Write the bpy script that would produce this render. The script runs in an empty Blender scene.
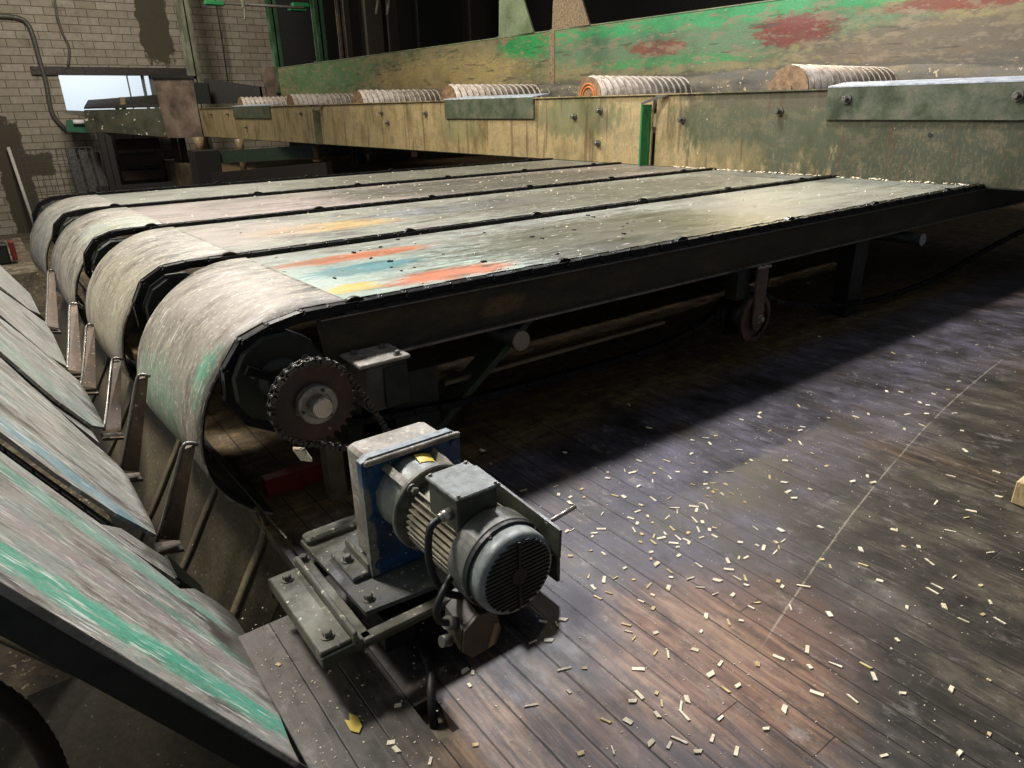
import bpy, math, random
from mathutils import Vector, Matrix
random.seed(7)
S = bpy.context.scene
COL = S.collection
PI = math.pi
rd = math.radians

# ------------------------------------------------------------------ camera
FPX = 690.0
CAMZ = 1.5
yaw, pitch, roll = rd(53.53), rd(21.92), rd(-1.22)
fw = Vector((math.cos(yaw)*math.cos(pitch), math.sin(yaw)*math.cos(pitch), -math.sin(pitch)))
r0 = Vector((math.sin(yaw), -math.cos(yaw), 0)); u0 = r0.cross(fw)
rt = math.cos(roll)*r0 + math.sin(roll)*u0
up = -math.sin(roll)*r0 + math.cos(roll)*u0
cd = bpy.data.cameras.new('camera'); cam = bpy.data.objects.new('camera', cd); COL.objects.link(cam)
cd.sensor_width = 36; cd.lens = FPX/1024*36; cd.clip_end = 200; cd.clip_start = 0.02
cam.matrix_world = Matrix(((rt.x, up.x, -fw.x, 0), (rt.y, up.y, -fw.y, 0), (rt.z, up.z, -fw.z, CAMZ), (0, 0, 0, 1)))
S.camera = cam

# ------------------------------------------------------------------ world, lights, exposure
w = bpy.data.worlds.new('world'); S.world = w; w.use_nodes = True
w.node_tree.nodes['Background'].inputs[0].default_value = (0.80, 0.88, 1.0, 1)
w.node_tree.nodes['Background'].inputs[1].default_value = 0.12
def area(name, loc, target, size, power, color, sy=None):
    l = bpy.data.lights.new(name, 'AREA'); l.energy = power; l.color = color; l.size = size
    if sy: l.shape = 'RECTANGLE'; l.size_y = sy
    o = bpy.data.objects.new(name, l); COL.objects.link(o); o.location = loc
    o.rotation_euler = (Vector(target)-Vector(loc)).to_track_quat('-Z', 'Y').to_euler()
    return o
area('skylight_key', (-0.8, 5.6, 6.0), (1.6, 2.2, 0.4), 1.0, 430, (1.0, 0.96, 0.90))
area('skylight_far', (2.5, 12.5, 7.0), (3.6, 9.0, 0.8), 1.8, 330, (1.0, 0.95, 0.86))
area('hall_lamp_conveyor', (2.6, 8.5, 4.8), (6.9, 8.5, 1.8), 0.8, 230, (1.0, 0.93, 0.80))
area('hall_lamp_right', (4.6, 5.4, 6.0), (2.6, 0.9, 0.0), 0.6, 420, (0.95, 0.95, 1.0))
area('hall_lamp_back', (2.5, 18.5, 7.5), (3.5, 28.5, 2.5), 3.0, 700, (1.0, 0.93, 0.82))
area('yard_daylight', (4.5, 31.8, 7.5), (4.5, 36, 1.5), 4.0, 520, (0.90, 0.96, 1.0))
area('warm_lamp', (7.6, 5.1, 3.5), (4.1, 2.74, 0.8), 0.12, 60, (1.0, 0.82, 0.5))
S.view_settings.view_transform = 'Standard'
S.view_settings.look = 'None'
S.view_settings.exposure = 0.5
S.view_settings.gamma = 1
S.view_settings.use_curve_mapping = False

# ------------------------------------------------------------------ material helpers
def lin(h):
    if not isinstance(h, str): return tuple(h)+((1,) if len(h) == 3 else ())
    c = [int(h[i:i+2], 16)/255 for i in (0, 2, 4)]
    return tuple((x/12.92 if x <= .04045 else ((x+.055)/1.055)**2.4) for x in c)+(1,)
class NT:
    def __init__(s, name):
        s.m = bpy.data.materials.new(name); s.m.use_nodes = True
        s.t = s.m.node_tree; s.b = s.t.nodes['Principled BSDF']
        s.pos = s.n('ShaderNodeNewGeometry').outputs['Position']
    def n(s, t): return s.t.nodes.new(t)
    def l(s, a, b): s.t.links.new(a, b)
    def _set(s, inp, v):
        if hasattr(v, 'is_output'): s.l(v, inp)
        else: inp.default_value = v
    def math(s, op, a, b=0.0, clamp=False):
        n = s.n('ShaderNodeMath'); n.operation = op; n.use_clamp = clamp
        s._set(n.inputs[0], a); s._set(n.inputs[1], b); return n.outputs[0]
    def vm(s, op, a, b=None):
        n = s.n('ShaderNodeVectorMath'); n.operation = op
        s._set(n.inputs[0], a)
        if b is not None: s._set(n.inputs[1], b)
        return n.outputs['Value'] if op in ('LENGTH', 'DOT_PRODUCT', 'DISTANCE') else n.outputs[0]
    def noise(s, scale=5, stretch=(1, 1, 1), detail=5, rough=.6, off=(0, 0, 0), src=None, dist=0):
        v = s.vm('MULTIPLY', src or s.pos, tuple(stretch)); v = s.vm('ADD', v, tuple(off))
        n = s.n('ShaderNodeTexNoise'); s.l(v, n.inputs['Vector'])
        n.inputs['Scale'].default_value = scale; n.inputs['Detail'].default_value = detail
        n.inputs['Roughness'].default_value = rough; n.inputs['Distortion'].default_value = dist
        return n.outputs['Fac']
    def mr(s, v, a, b, c=0., d=1., smooth=True):
        n = s.n('ShaderNodeMapRange'); n.interpolation_type = 'SMOOTHSTEP' if smooth else 'LINEAR'
        s._set(n.inputs[0], v); n.inputs[1].default_value = a; n.inputs[2].default_value = b
        n.inputs[3].default_value = c; n.inputs[4].default_value = d; return n.outputs[0]
    def mix(s, f, a, b, mode='MIX'):
        n = s.n('ShaderNodeMix'); n.data_type = 'RGBA'; n.blend_type = mode
        s._set(n.inputs['Factor'], f)
        for i, v in ((6, a), (7, b)):
            if isinstance(v, (str, tuple)): v = lin(v)
            s._set(n.inputs[i], v)
        return n.outputs[2]
    def ramp(s, f, stops):
        n = s.n('ShaderNodeValToRGB'); s.l(f, n.inputs[0]); e = n.color_ramp.elements
        e[0].position, e[0].color = stops[0][0], lin(stops[0][1])
        e[1].position, e[1].color = stops[-1][0], lin(stops[-1][1])
        for p, c in stops[1:-1]:
            x = e.new(p); x.color = lin(c)
        return n.outputs[0]
    def xyz(s, v=None):
        n = s.n('ShaderNodeSeparateXYZ'); s.l(v or s.pos, n.inputs[0]); return n.outputs
    def comb(s, x, y, z):
        n = s.n('ShaderNodeCombineXYZ')
        for i, v in enumerate((x, y, z)): s._set(n.inputs[i], v)
        return n.outputs[0]
    def patch(s, c, r, ns, k=1.2, soft=.25):
        """irregular blob of old paint, dirt, lamp tint or painted shade around c with half sizes r"""
        v = s.vm('SUBTRACT', s.pos, tuple(c)); v = s.vm('MULTIPLY', v, tuple(1/x for x in r))
        d = s.vm('LENGTH', v); d = s.math('ADD', d, s.math('MULTIPLY', s.math('SUBTRACT', ns, .5), k))
        return s.mr(d, 1-soft, 1+soft, 1, 0)
    def rpatch(s, c, r, ns, k=.3, soft=.06):
        v = s.vm('SUBTRACT', s.pos, tuple(c)); v = s.vm('MULTIPLY', v, tuple(1/x for x in r)); v = s.vm('ABSOLUTE', v); X, Y, Z = s.xyz(v)
        d = s.math('MAXIMUM', X, Z); d = s.math('ADD', d, s.math('MULTIPLY', s.math('SUBTRACT', ns, .5), k))
        return s.mr(d, 1-soft, 1+soft, 1, 0)
    def done(s, col, rough=.5, metal=0., bump=None, bs=.3, bd=.01, spec=.5):
        s._set(s.b.inputs['Base Color'], col if not isinstance(col, str) else lin(col))
        s._set(s.b.inputs['Roughness'], rough); s._set(s.b.inputs['Metallic'], metal)
        s.b.inputs['Specular IOR Level'].default_value = spec
        if bump is not None:
            b = s.n('ShaderNodeBump'); b.inputs['Strength'].default_value = bs; b.inputs['Distance'].default_value = bd
            s.l(bump, b.inputs['Height']); s.l(b.outputs[0], s.b.inputs['Normal'])
        return s.m

def worn(name, stops, scale=4, stretch=(1, 1, 1), patches=(), rough=(.35, .65), metal=0., bs=.25, bd=.006,
         specks=None, fine=40, sa=.85, mott=None, grime=.35, scratch=None, pk=1.6, spec=.5):
    t = NT(name)
    n1 = t.noise(scale, stretch, 6, .62); n2 = t.noise(fine, stretch, 4, .7, (3, 1, 7)); n3 = t.noise(1.3, (1, 1, 1), 4, .6, (9, 2, 4))
    col = t.ramp(n1, stops)
    pn = t.noise(9, stretch, 6, .7, (5, 5, 1))
    for c, r, hx, st in patches:
        m = t.math('MULTIPLY', t.patch(c, r, pn, pk), st)
        m = t.math('MULTIPLY', m, t.mr(n2, .3, .55, .55, 1))
        col = t.mix(m, col, hx)
    col = t.mix(t.mr(n3, .45, .75, 0, grime), col, '1d1913')
    col = t.mix(t.mr(n2, .35, .65, .28, 0), col, '14110d')
    if specks:
        v = t.noise(specks[1], specks[3] if len(specks) > 3 else (1, 1, 1), 2, .5, (1, 8, 3))
        col = t.mix(t.mr(v, specks[2], specks[2]+.04, 0, sa), col, specks[0])
    if mott:
        v = t.noise(mott[1], mott[2], 5, .75, (6, 3, 8)); col = t.mix(t.mr(v, .50, .62, 0, mott[3]), col, mott[0])
    if scratch:
        v = t.noise(scratch[1], scratch[2], 2, .5, (4, 3, 3)); col = t.mix(t.mr(v, scratch[3], scratch[3]+.05, 0, .55), col, scratch[0])
    rg = t.mr(n1, .3, .7, rough[0], rough[1])
    return t.done(col, rg, metal, n2, bs, bd, spec)
def plain(name, hx, rough=.5, metal=0., vary=.35, dark='0c0a08', scale=14):
    t = NT(name); n = t.noise(scale, (1, 1, 1), 5, .65)
    col = t.mix(t.mr(n, .42, .68, 0, vary), hx, dark)
    return t.done(col, t.mr(n, .3, .7, max(.05, rough-.12), min(1, rough+.12)), metal, n, .2, .003)

# ------------------------------------------------------------------ mesh helpers (all coordinates in world space)
class MB:
    def __init__(s): s.v = []; s.f = []; s.sm = []
    def add(s, vs, fs, smooth=False):
        o = len(s.v); s.v += [Vector(x) for x in vs]; s.f += [tuple(i+o for i in f) for f in fs]; s.sm += [smooth]*len(fs); return s
    def hull8(s, p):   # p: 8 points, bottom 4 then top 4
        return s.add(p, [(3, 2, 1, 0), (4, 5, 6, 7), (0, 1, 5, 4), (1, 2, 6, 5), (2, 3, 7, 6), (3, 0, 4, 7)])
    def box(s, x0, x1, y0, y1, z0, z1, bev=0.):
        if bev:
            b = bev
            pr = [(x0+b, y0), (x1-b, y0), (x1, y0+b), (x1, y1-b), (x1-b, y1), (x0+b, y1), (x0, y1-b), (x0, y0+b)]
            pi = [(x0+b+b, y0+b), (x1-b-b, y0+b), (x1-b, y0+b+b), (x1-b, y1-b-b), (x1-b-b, y1-b), (x0+b+b, y1-b), (x0+b, y1-b-b), (x0+b, y0+b+b)]
            vs = [(x, y, z0) for x, y in pi]+[(x, y, z0+b) for x, y in pr]+[(x, y, z1-b) for x, y in pr]+[(x, y, z1) for x, y in pi]
            fs = [tuple(range(7, -1, -1)), tuple(range(24, 32))]
            for k in range(3):
                for i in range(8):
                    j = (i+1) % 8; fs.append((k*8+i, k*8+j, k*8+8+j, k*8+8+i))
            return s.add(vs, fs)
        return s.hull8([(x0, y0, z0), (x1, y0, z0), (x1, y1, z0), (x0, y1, z0), (x0, y0, z1), (x1, y0, z1), (x1, y1, z1), (x0, y1, z1)])
    def bar(s, a, b, w, h, upv=(0, 0, 1)):    # rectangular bar from a to b
        a = Vector(a); b = Vector(b); d = (b-a).normalized(); sd = d.cross(Vector(upv)).normalized()*w/2; u = sd.cross(d).normalized()*h/2
        return s.hull8([a-sd-u, a+sd-u, b+sd-u, b-sd-u, a-sd+u, a+sd+u, b+sd+u, b-sd+u])
    def prism(s, pts, n, t):    # planar polygon pts extruded by t along n
        n = Vector(n).normalized()*t; k = len(pts); a = [Vector(p) for p in pts]
        vs = a+[p+n for p in a]
        fs = [tuple(range(k-1, -1, -1)), tuple(range(k, 2*k))]+[(i, (i+1) % k, k+(i+1) % k, k+i) for i in range(k)]
        return s.add(vs, fs)
    def lathe(s, c, ax, prof, seg=24, smooth=True, caps=True, ph=0.):   # prof: (distance along axis, radius)
        c = Vector(c); ax = Vector(ax).normalized(); e = ax.orthogonal().normalized(); g = ax.cross(e)
        vs = []
        for d, r in prof:
            for i in range(seg):
                a = 2*PI*i/seg+ph; vs.append(c+ax*d+(e*math.cos(a)+g*math.sin(a))*r)
        fs = []
        for k in range(len(prof)-1):
            for i in range(seg):
                j = (i+1) % seg; fs.append((k*seg+i, k*seg+j, (k+1)*seg+j, (k+1)*seg+i))
        s.add(vs, fs, smooth)
        if caps:
            o = len(s.v)-len(vs)
            s.f += [tuple(o+i for i in range(seg-1, -1, -1)), tuple(o+(len(prof)-1)*seg+i for i in range(seg))]; s.sm += [False, False]
        return s
    def cyl(s, a, b, r, seg=20, r2=None, smooth=True):
        a = Vector(a); b = Vector(b); return s.lathe(a, b-a, [(0, r), ((b-a).length, r if r2 is None else r2)], seg, smooth)
    def disc(s, c, ax, r, t, seg=24, bev=0.):
        if bev: return s.lathe(c, ax, [(0, r-bev), (bev, r), (t-bev, r), (t, r-bev)], seg, False)
        return s.lathe(c, ax, [(0, r), (t, r)], seg)
    def bolt(s, c, ax, r=.012, h=.01):
        s.lathe(c, ax, [(0, r*1.5), (h*.25, r*1.5)], 14, False)
        c2 = Vector(c)+Vector(ax).normalized()*h*.25
        return s.lathe(c2, ax, [(0, r), (h, r), (h*1.15, r*.8)], 6, False)
    def ring(s, c, ax, r, t, seg=28, ts=8):
        c = Vector(c); ax = Vector(ax).normalized(); e = ax.orthogonal().normalized(); g = ax.cross(e); pts = []
        for i in range(seg):
            a = 2*PI*i/seg; pts.append(c+(e*math.cos(a)+g*math.sin(a))*r)
        return s.tube(pts, t, ts, closed=True)
    def tube(s, pts, r, seg=8, closed=False, smooth_path=False, ribs=0):
        pts = [Vector(p) for p in pts]
        if smooth_path: pts = catmull(pts, smooth_path)
        n = len(pts); vs = []; pu = None
        for i, p in enumerate(pts):
            if closed: d = (pts[(i+1) % n]-pts[i-1])
            else: d = pts[min(i+1, n-1)]-pts[max(i-1, 0)]
            d.normalize()
            if pu is None: pu = d.orthogonal().normalized()
            pu = (pu-d*pu.dot(d)).normalized(); q = d.cross(pu)
            rr = r*(1+.14*(i % 2)) if ribs else r
            for k in range(seg):
                a = 2*PI*k/seg; vs.append(p+(pu*math.cos(a)+q*math.sin(a))*rr)
        fs = []
        for i in range(n if closed else n-1):
            j = (i+1) % n
            for k in range(seg):
                l = (k+1) % seg; fs.append((i*seg+k, i*seg+l, j*seg+l, j*seg+k))
        if not closed: fs += [tuple(range(seg-1, -1, -1)), tuple((n-1)*seg+k for k in range(seg))]
        return s.add(vs, fs, True)
    def sheet(s, prof, ax, a0, a1, th, na=1, warp=None, smooth=True):
        """curved sheet: profile points (x,z) swept along y from a0 to a1 with thickness th"""
        k = len(prof); inner = []
        for i, (x, z) in enumerate(prof):
            p = prof[max(i-1, 0)]; q = prof[min(i+1, k-1)]; dx, dz = q[0]-p[0], q[1]-p[1]; L = math.hypot(dx, dz) or 1
            inner.append((x-dz/L*th*-1, z+dx/L*th*-1))
        vs = []
        for lay in (prof, inner):
            for j in range(na+1):
                y = a0+(a1-a0)*j/na
                for i, (x, z) in enumerate(lay):
                    wx, wy, wz = warp(i/(k-1), j/na, y) if warp else (0, 0, 0)
                    vs.append((x+wx, y+wy, z+wz))
        N = (na+1)*k; fs = []
        for j in range(na):
            for i in range(k-1):
                a = j*k+i; fs.append((a, a+1, a+k+1, a+k)); fs.append((N+a, N+a+k, N+a+k+1, N+a+1))
        s.add(vs, fs, smooth); o = len(s.v)-len(vs); e = []
        for j in range(na):
            for i in (0, k-1):
                a = j*k+i; e.append((a, a+k, N+a+k, N+a))
        for i in range(k-1):
            for j in (0, na):
                a = j*k+i; e.append((a, N+a, N+a+1, a+1))
        s.f += [tuple(x+o for x in q) for q in e]; s.sm += [False]*len(e)
        return s
    def build(s, name, mat, parent=None):
        me = bpy.data.meshes.new(name); off = Vector((0, 0, 0))
        if parent is not None: off = worldloc(parent)
        elif s.v:
            xs = [v.x for v in s.v]; ys = [v.y for v in s.v]; zs = [v.z for v in s.v]
            off = Vector(((min(xs)+max(xs))/2, (min(ys)+max(ys))/2, min(zs)))
        me.from_pydata([tuple(v-off) for v in s.v], [], s.f); me.update()
        for p, q in zip(me.polygons, s.sm): p.use_smooth = q
        import bmesh
        bm = bmesh.new(); bm.from_mesh(me); bmesh.ops.recalc_face_normals(bm, faces=bm.faces); bm.to_mesh(me); bm.free()
        me.materials.append(mat); o = bpy.data.objects.new(name, me); COL.objects.link(o)
        if parent is not None: o.parent = parent
        else: o.location = off
        return o
def worldloc(o):
    v = Vector(o.location)
    while o.parent is not None: o = o.parent; v += Vector(o.location)
    return v
def catmull(P, m):
    out = []; n = len(P)
    for i in range(n-1):
        a, b, c, d = P[max(i-1, 0)], P[i], P[i+1], P[min(i+2, n-1)]
        for k in range(m):
            t = k/m; out.append(.5*((2*b)+(c-a)*t+(2*a-5*b+4*c-d)*t*t+(3*b-a-3*c+d)*t**3))
    return out+[P[-1]]
def tag(o, label=None, cat=None, group=None, kind=None):
    if label: o['label'] = label
    if cat: o['category'] = cat
    if group: o['group'] = group
    if kind: o['kind'] = kind
    return o
def thing(name, label, cat, loc, group=None):
    o = bpy.data.objects.new(name, None); o.empty_display_size = .1; COL.objects.link(o); o.location = loc
    return tag(o, label, cat, group)
def children(o): return [c for c in COL.objects if c.parent == o]

# ------------------------------------------------------------------ materials
DECKZ = .80
deck_m = [
 worn('deck_paint_front', [(.25, '54524c'), (.42, '77746b'), (.52, '8a9084'), (.62, '766f66'), (.75, '5c5a53')], 3, (1, 4, 4), [
    ((1.50, 2.85, .8), (.85, .55, .3), 'a3b3a6', .8), ((1.4, 3.03, .8), (.30, .11, .2), '387a80', .95), ((1.50, 3.32, .8), (.42, .09, .2), 'b5622e', 1),
    ((1.66, 2.66, .8), (.34, .10, .2), 'bb5e28', 1), ((1.17, 2.70, .8), (.12, .08, .2), 'c2a23e', .9), ((3.1, 2.95, .8), (1.25, .50, .3), '45432a', 1),
    ((3.0, 2.62, .8), (1.0, .14, .3), '2f2f1a', .9), ((4.9, 3.1, .8), (.9, .6, .3), '86827c', .7), ((5.6, 3.0, .8), (1.0, .5, .3), '8d8f80', .7)],
    rough=(.34, .5), grime=.35, bs=.15, pk=2.2, mott=('57523f', 6, (.35, 2, 1), .5), scratch=('d7d4cb', 60, (.15, 1, 1), .66)),
 worn('deck_paint_second', [(.25, '4f4d48'), (.42, '706d65'), (.52, '838778'), (.62, '7a7068'), (.75, '585650')], 3, (1, 4, 4), [
    ((1.75, 4.35, .8), (.50, .18, .3), 'b59455', .75), ((1.2, 4.5, .8), (.5, .45, .3), '9d8a80', .6), ((2.9, 4.5, .8), (.8, .2, .2), '6e7382', .5),
    ((4.4, 4.4, .8), (1.9, .55, .3), '4a4636', .8)], rough=(.34, .5), grime=.35, bs=.15, pk=2.2, mott=('57523f', 6, (.35, 2, 1), .5), scratch=('d7d4cb', 60, (.15, 1, 1), .66)),  # dark far patch: shading from the roller beam painted into the deck colour
 worn('deck_paint_third', [(.25, '45433e'), (.42, '68645c'), (.55, '7d7469'), (.68, '8d7b74'), (.8, '5c5a54')], 3, (1, 4, 4), [
    ((1.5, 5.7, .8), (1.1, .6, .3), '92817a', .6), ((4.2, 5.8, .8), (1.8, .55, .3), '37342a', .85)], rough=(.36, .52), grime=.4, bs=.15, pk=2.0, mott=('57523f', 6, (.35, 2, 1), .5), scratch=('d7d4cb', 60, (.15, 1, 1), .66)),  # dark far patch again holds painted shade of the beam
 worn('deck_paint_fourth', [(.25, '45433e'), (.42, '68655b'), (.55, '797c6e'), (.68, '7f7b70'), (.8, '5c5a54')], 3, (1, 4, 4), [
    ((4.4, 7.1, .8), (1.9, .7, .3), '4c4a3c', .8)], rough=(.36, .52), grime=.4, bs=.15, pk=2.0, mott=('57523f', 6, (.35, 2, 1), .5), scratch=('d7d4cb', 60, (.15, 1, 1), .66))]  # painted beam shade on the far half of this deck
def cover_mat(name, patches):
    return worn(name, [(.28, '4a463d'), (.42, '6e685e'), (.52, '8d867a'), (.62, '7d776b'), (.75, '5c584f')], 3.4, (.9, 3, .9), patches,
                rough=(.40, .58), grime=.35, bs=.2, pk=2.4, sa=.6, mott=('a89f8c', 22, (.6, 1.6, .6), .55), specks=('d3c8b0', 45, .64, (1, 1.6, 1)), scratch=('d9d5ca', 50, (.18, 1, .18), .65))
cover_m = [
 cover_mat('cover_paint_front', [((.58, 2.62, .52), (.13, .10, .16), '4fa283', .9), ((.47, 3.1, .36), (.14, .35, .18), '739c84', .65), ((.75, 2.95, .75), (.25, .5, .1), '9c8f86', .5)]),
 cover_mat('cover_paint_second', [((.47, 3.95, .38), (.08, .14, .09), '6ba083', .8), ((.5, 4.3, .5), (.2, .5, .3), 'a39b7e', .6)]),
 cover_mat('cover_paint_third', [((.7, 5.5, .76), (.3, .35, .1), '93a08e', .5)]),
 cover_mat('cover_paint_fourth', [((.5, 7, .6), (.3, .4, .3), '8f958a', .4)])]
chain_mat = plain('oily_black_steel', '18181a', .36, .6, .5, '080808')
blk = plain('dark_green_black_steel', '20241b', .5, .2, .5, '070705')
beam_mat = worn('dark_brown_green_side_beam', [(.3, '1d1b13'), (.5, '383223'), (.7, '4f4530')], 3, (1, 3, 3), [((1.75, 2.45, .68), (.12, .1, .045), '6b5630', .7)], rough=(.4, .7), spec=.3)
edge_mat = plain('worn_bright_edge_steel', '7d7870', .35, .7, .5, '3a3630')
slat_m = worn('infeed_plate_paint', [(.28, '504c45'), (.42, '7d7870'), (.52, '9c978d'), (.60, '878f86'), (.74, '68645c')], 3.2, (1.2, 5, 1.2), [
    ((.0, 2.25, .6), (.5, .05, .6), '6a96a0', .7), ((.1, 2.7, .4), (.3, .2, .3), '9a978a', .5), ((.05, 3.3, .5), (.4, .12, .5), '7f9a8c', .5),
    ((.02, 1.42, .5), (.6, .055, .8), '4aa688', .85), ((.20, 1.45, .2), (.4, .03, .5), '5bac93', .7), ((.0, 1.62, .5), (.5, .04, .6), '9e8f8c', .7), ((.02, 1.88, .5), (.5, .045, .6), '6fae96', .6),
    ((.2, 1.7, .2), (.15, .03, .2), '5f9c86', .6)],
    rough=(.36, .55), grime=.2, bs=.25, pk=2.2, mott=('b9b5aa', 14, (.5, 2.4, .5), .45), scratch=('e2e0d8', 60, (.15, 1.5, .15), .62), fine=55)
rust_lug = worn('rusty_brown_lug_steel', [(.3, '33291f'), (.5, '5b4939'), (.7, '7a6753')], 8, (1, 1, .4), rough=(.5, .8), specks=('b8a78c', 60, .68))
apron_m = worn('dusty_olive_sheet_steel', [(.25, '3b3324'), (.45, '5d523d'), (.6, '6d6149'), (.8, '4c4231')], 1.6, (1, 1, 1.6), [((.42, 2.6, -.1), (.15, .25, .3), '766b4f', .7)], rough=(.45, .7), grime=.4, specks=('b5a686', 50, .70))
motor_m = worn('dusty_grey_motor_paint', [(.3, '5a5648'), (.5, '8a836f'), (.7, 'a89f88')], 10, (1, 1, 1), rough=(.4, .6), grime=.3)
fan_m = worn('grey_fan_cowl_paint', [(.3, '4a4a44'), (.5, '696962'), (.7, '84837a')], 10, (1, 1, 1), rough=(.35, .55), grime=.2)
blue_m = worn('blue_gearbox_paint', [(.3, '0b2238'), (.5, '164064'), (.7, '1f5480')], 6, (1, 1, 1), [((.67, 1.63, .3), (.02, .2, .2), '9a9078', .6), ((.82, 1.6, .6), (.3, .1, .02), '9aa0a0', .8)], rough=(.35, .6), grime=.3, specks=('aab4b8', 60, .68))
gear_side = worn('dusty_beige_gearbox_casing', [(.3, '5f584c'), (.5, '8d857a'), (.7, 'a7a095')], 9, (1, 1, 1), rough=(.4, .6), grime=.2, specks=('c9c5bd', 40, .62), sa=.4)
box_dark = worn('dark_olive_terminal_box', [(.3, '25281f'), (.5, '3a3d31'), (.7, '4c4e40')], 9, (1, 1, 1), [((.80, 1.30, .632), (.10, .12, .012), '767b78', .9)], rough=(.35, .6))
base_m = worn('grey_green_motor_base', [(.3, '3a3a2f'), (.5, '5f5d50'), (.7, '7d7a6b')], 6, (1, 1, 1), [((.75, 1.6, .2), (.25, .2, .02), '4a4c55', .6)], rough=(.35, .6), grime=.35, specks=('b4ae98', 50, .66))
rubber = plain('black_rubber', '121214', .55, 0, .3)
brownrub = plain('dusty_brown_plastic', '3f352a', .5, 0, .4, '1c1610')
rust_m = worn('rusty_sprocket_face', [(.3, '1d1310'), (.5, '38231b'), (.7, '51382c')], 12, (1, 1, 1), rough=(.35, .6), metal=.2, specks=('8a6a5a', 25, .68))
shaft_m = plain('bright_worn_shaft_steel', 'a8a29a', .3, .75, .3, '4a4640')
red_m = plain('dull_red_paint', '6e1f16', .5, 0, .4)
wood_m = worn('pale_fresh_wood', [(.3, 'a88a58'), (.5, 'cbb283'), (.7, 'dcc9a0')], 20, (1, 6, 1), rough=(.6, .8), grime=.1)
wood_pale = worn('pale_cream_wood_chip', [(.3, 'c8b997'), (.5, 'e6dabd'), (.7, 'f2ead8')], 12, (1, 1, 1), rough=(.6, .8), grime=.1)
wood_yel = worn('yellowish_wood_chip', [(.3, 'ab9a68'), (.5, 'ccb983'), (.7, 'dccc9c')], 12, (1, 1, 1), rough=(.6, .8), grime=.1)
rbeam_m = worn('tan_and_green_conveyor_side', [(.25, '5c4f33'), (.42, '8a7a54'), (.55, 'a08c63'), (.68, '857a57'), (.82, '5d5a3d')], 2.4, (1, 1.2, .5), [
    ((6.7, 1.5, 1.1), (1, 3.0, 1.2), '383e2c', 1), ((6.6, 4.6, 1.3), (1, 1.0, .5), '454b34', 1), ((6.6, 7.3, 1.35), (1, .8, .25), '4d5a3a', .7), ((6.6, 4.9, .9), (1, .4, .2), '8d7b50', .5),
    ((6.6, 10, 1.2), (1, .5, .25), '5f6b45', .5), ((6.7, 2.6, 1.5), (1, 3, .1), '5a4a3a', .45), ((6.7, 2.0, .95), (1, .10, .05), '5f8a66', 1)], rough=(.4, .7), grime=.25, specks=('cbbd96', 40, .75, (1, 1, .5)), pk=2.0, mott=('6b6046', 6, (1, .6, 1.2), .4), scratch=('4a3222', 10, (1, 1, .06), .62))
rear_m = worn('green_red_tan_rear_board', [(.25, '4a4a34'), (.42, '6b6e4c'), (.55, '8b7f58'), (.68, '6f7150'), (.82, '4f5a3c')], 1.6, (1, .7, 2.0), [
    ((8.4, 7.2, 2.35), (1, 3.0, .35), '4f7d5c', .85), ((8.5, 6.6, 2.57), (1, 3.4, .12), '2c9a5c', 1), ((8.3, 10.7, 2.47), (1, .65, .20), '1f8d4a', 1), ((8.5, 5.5, 2.30), (1, .55, .20), '74261e', 1),
    ((8.4, 7.7, 2.25), (1, .55, .11), '783426', .9), ((8.6, 3.6, 2.42), (1, .8, .08), '7c2a22', .9), ((8.6, 3.9, 2.03), (1, 1.5, .25), '64564a', .9), ((8.5, 5, 1.80), (1, 8, .10), '56524a', .9),
    ((8.0, 19, 2.35), (1, 3, .45), '4d7446', .85), ((8.2, 13.5, 2.1), (1, 2.6, .35), 'a8935f', .9), ((8.45, 7.6, 2.06), (1, 1.4, .06), '3f8a4e', .9)], rough=(.45, .7), grime=.45,
    specks=('b9ad92', 26, .70, (1, .3, 2)), pk=2.4, sa=.7, mott=('7d705a', 5, (1, .6, 2), .75), scratch=('2c2a20', 7, (1, .25, 2), .64))
joint_green = plain('bright_green_paint', '24703f', .45, 0, .25, '14301c')
guard_m = worn('grey_green_guard_plate', [(.3, '373d2c'), (.5, '4c5340'), (.7, '635e4c')], 5, (1, 1, 1), rough=(.3, .55), grime=.25)
white_top = worn('frosty_pale_blue_plate_top', [(.3, '7f8890'), (.5, 'b0b8c4'), (.7, 'c6ccd4')], 12, (1, 1, 1), rough=(.35, .5), grime=.05)
roller_m = worn('pale_dusty_roller_steel', [(.3, '7f7468'), (.5, 'b0a498'), (.7, 'c6bcb0')], 10, (1, 1, 1), rough=(.4, .6), grime=.1, specks=('8f6a48', 30, .68))
roller_end = worn('rusty_roller_end', [(.3, '4b3a28'), (.5, '7a5f42'), (.7, '94785a')], 14, (1, 1, 1), rough=(.5, .8))
orange_m = plain('orange_rust', 'b0642a', .6, 0, .4, '4a2a12')
hood_m = worn('brown_rusty_hood_plate', [(.3, '40332a'), (.5, '6b5a4c'), (.7, '857364')], 2, (1, 1, 1), rough=(.5, .8), grime=.3)
pipe_brown = plain('brown_painted_pipe', '7a6648', .5, 0, .4, '3a2c1c')
far_green = plain('far_dark_green_steel', '2a3a2a', .5, 0, .5)
far_dark = plain('far_black_brown_steel', '1a1713', .6, 0, .5)
green_post = worn('light_green_post_paint', [(.3, '1f3a22'), (.5, '35573a'), (.7, '6a7f62')], 3, (1, 1, .4), rough=(.4, .7), grime=.3)
cream_post = worn('cream_green_post_paint', [(.3, '4a4d3c'), (.5, '6a6b56'), (.7, '8f8d76')], 3, (1, 1, .4), rough=(.4, .7), grime=.2)
sage_m = worn('sage_green_support', [(.3, '5d6a4c'), (.5, '7c8868'), (.7, '8f9878')], 2, (1, 1, 1), rough=(.4, .7), grime=.2)
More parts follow.
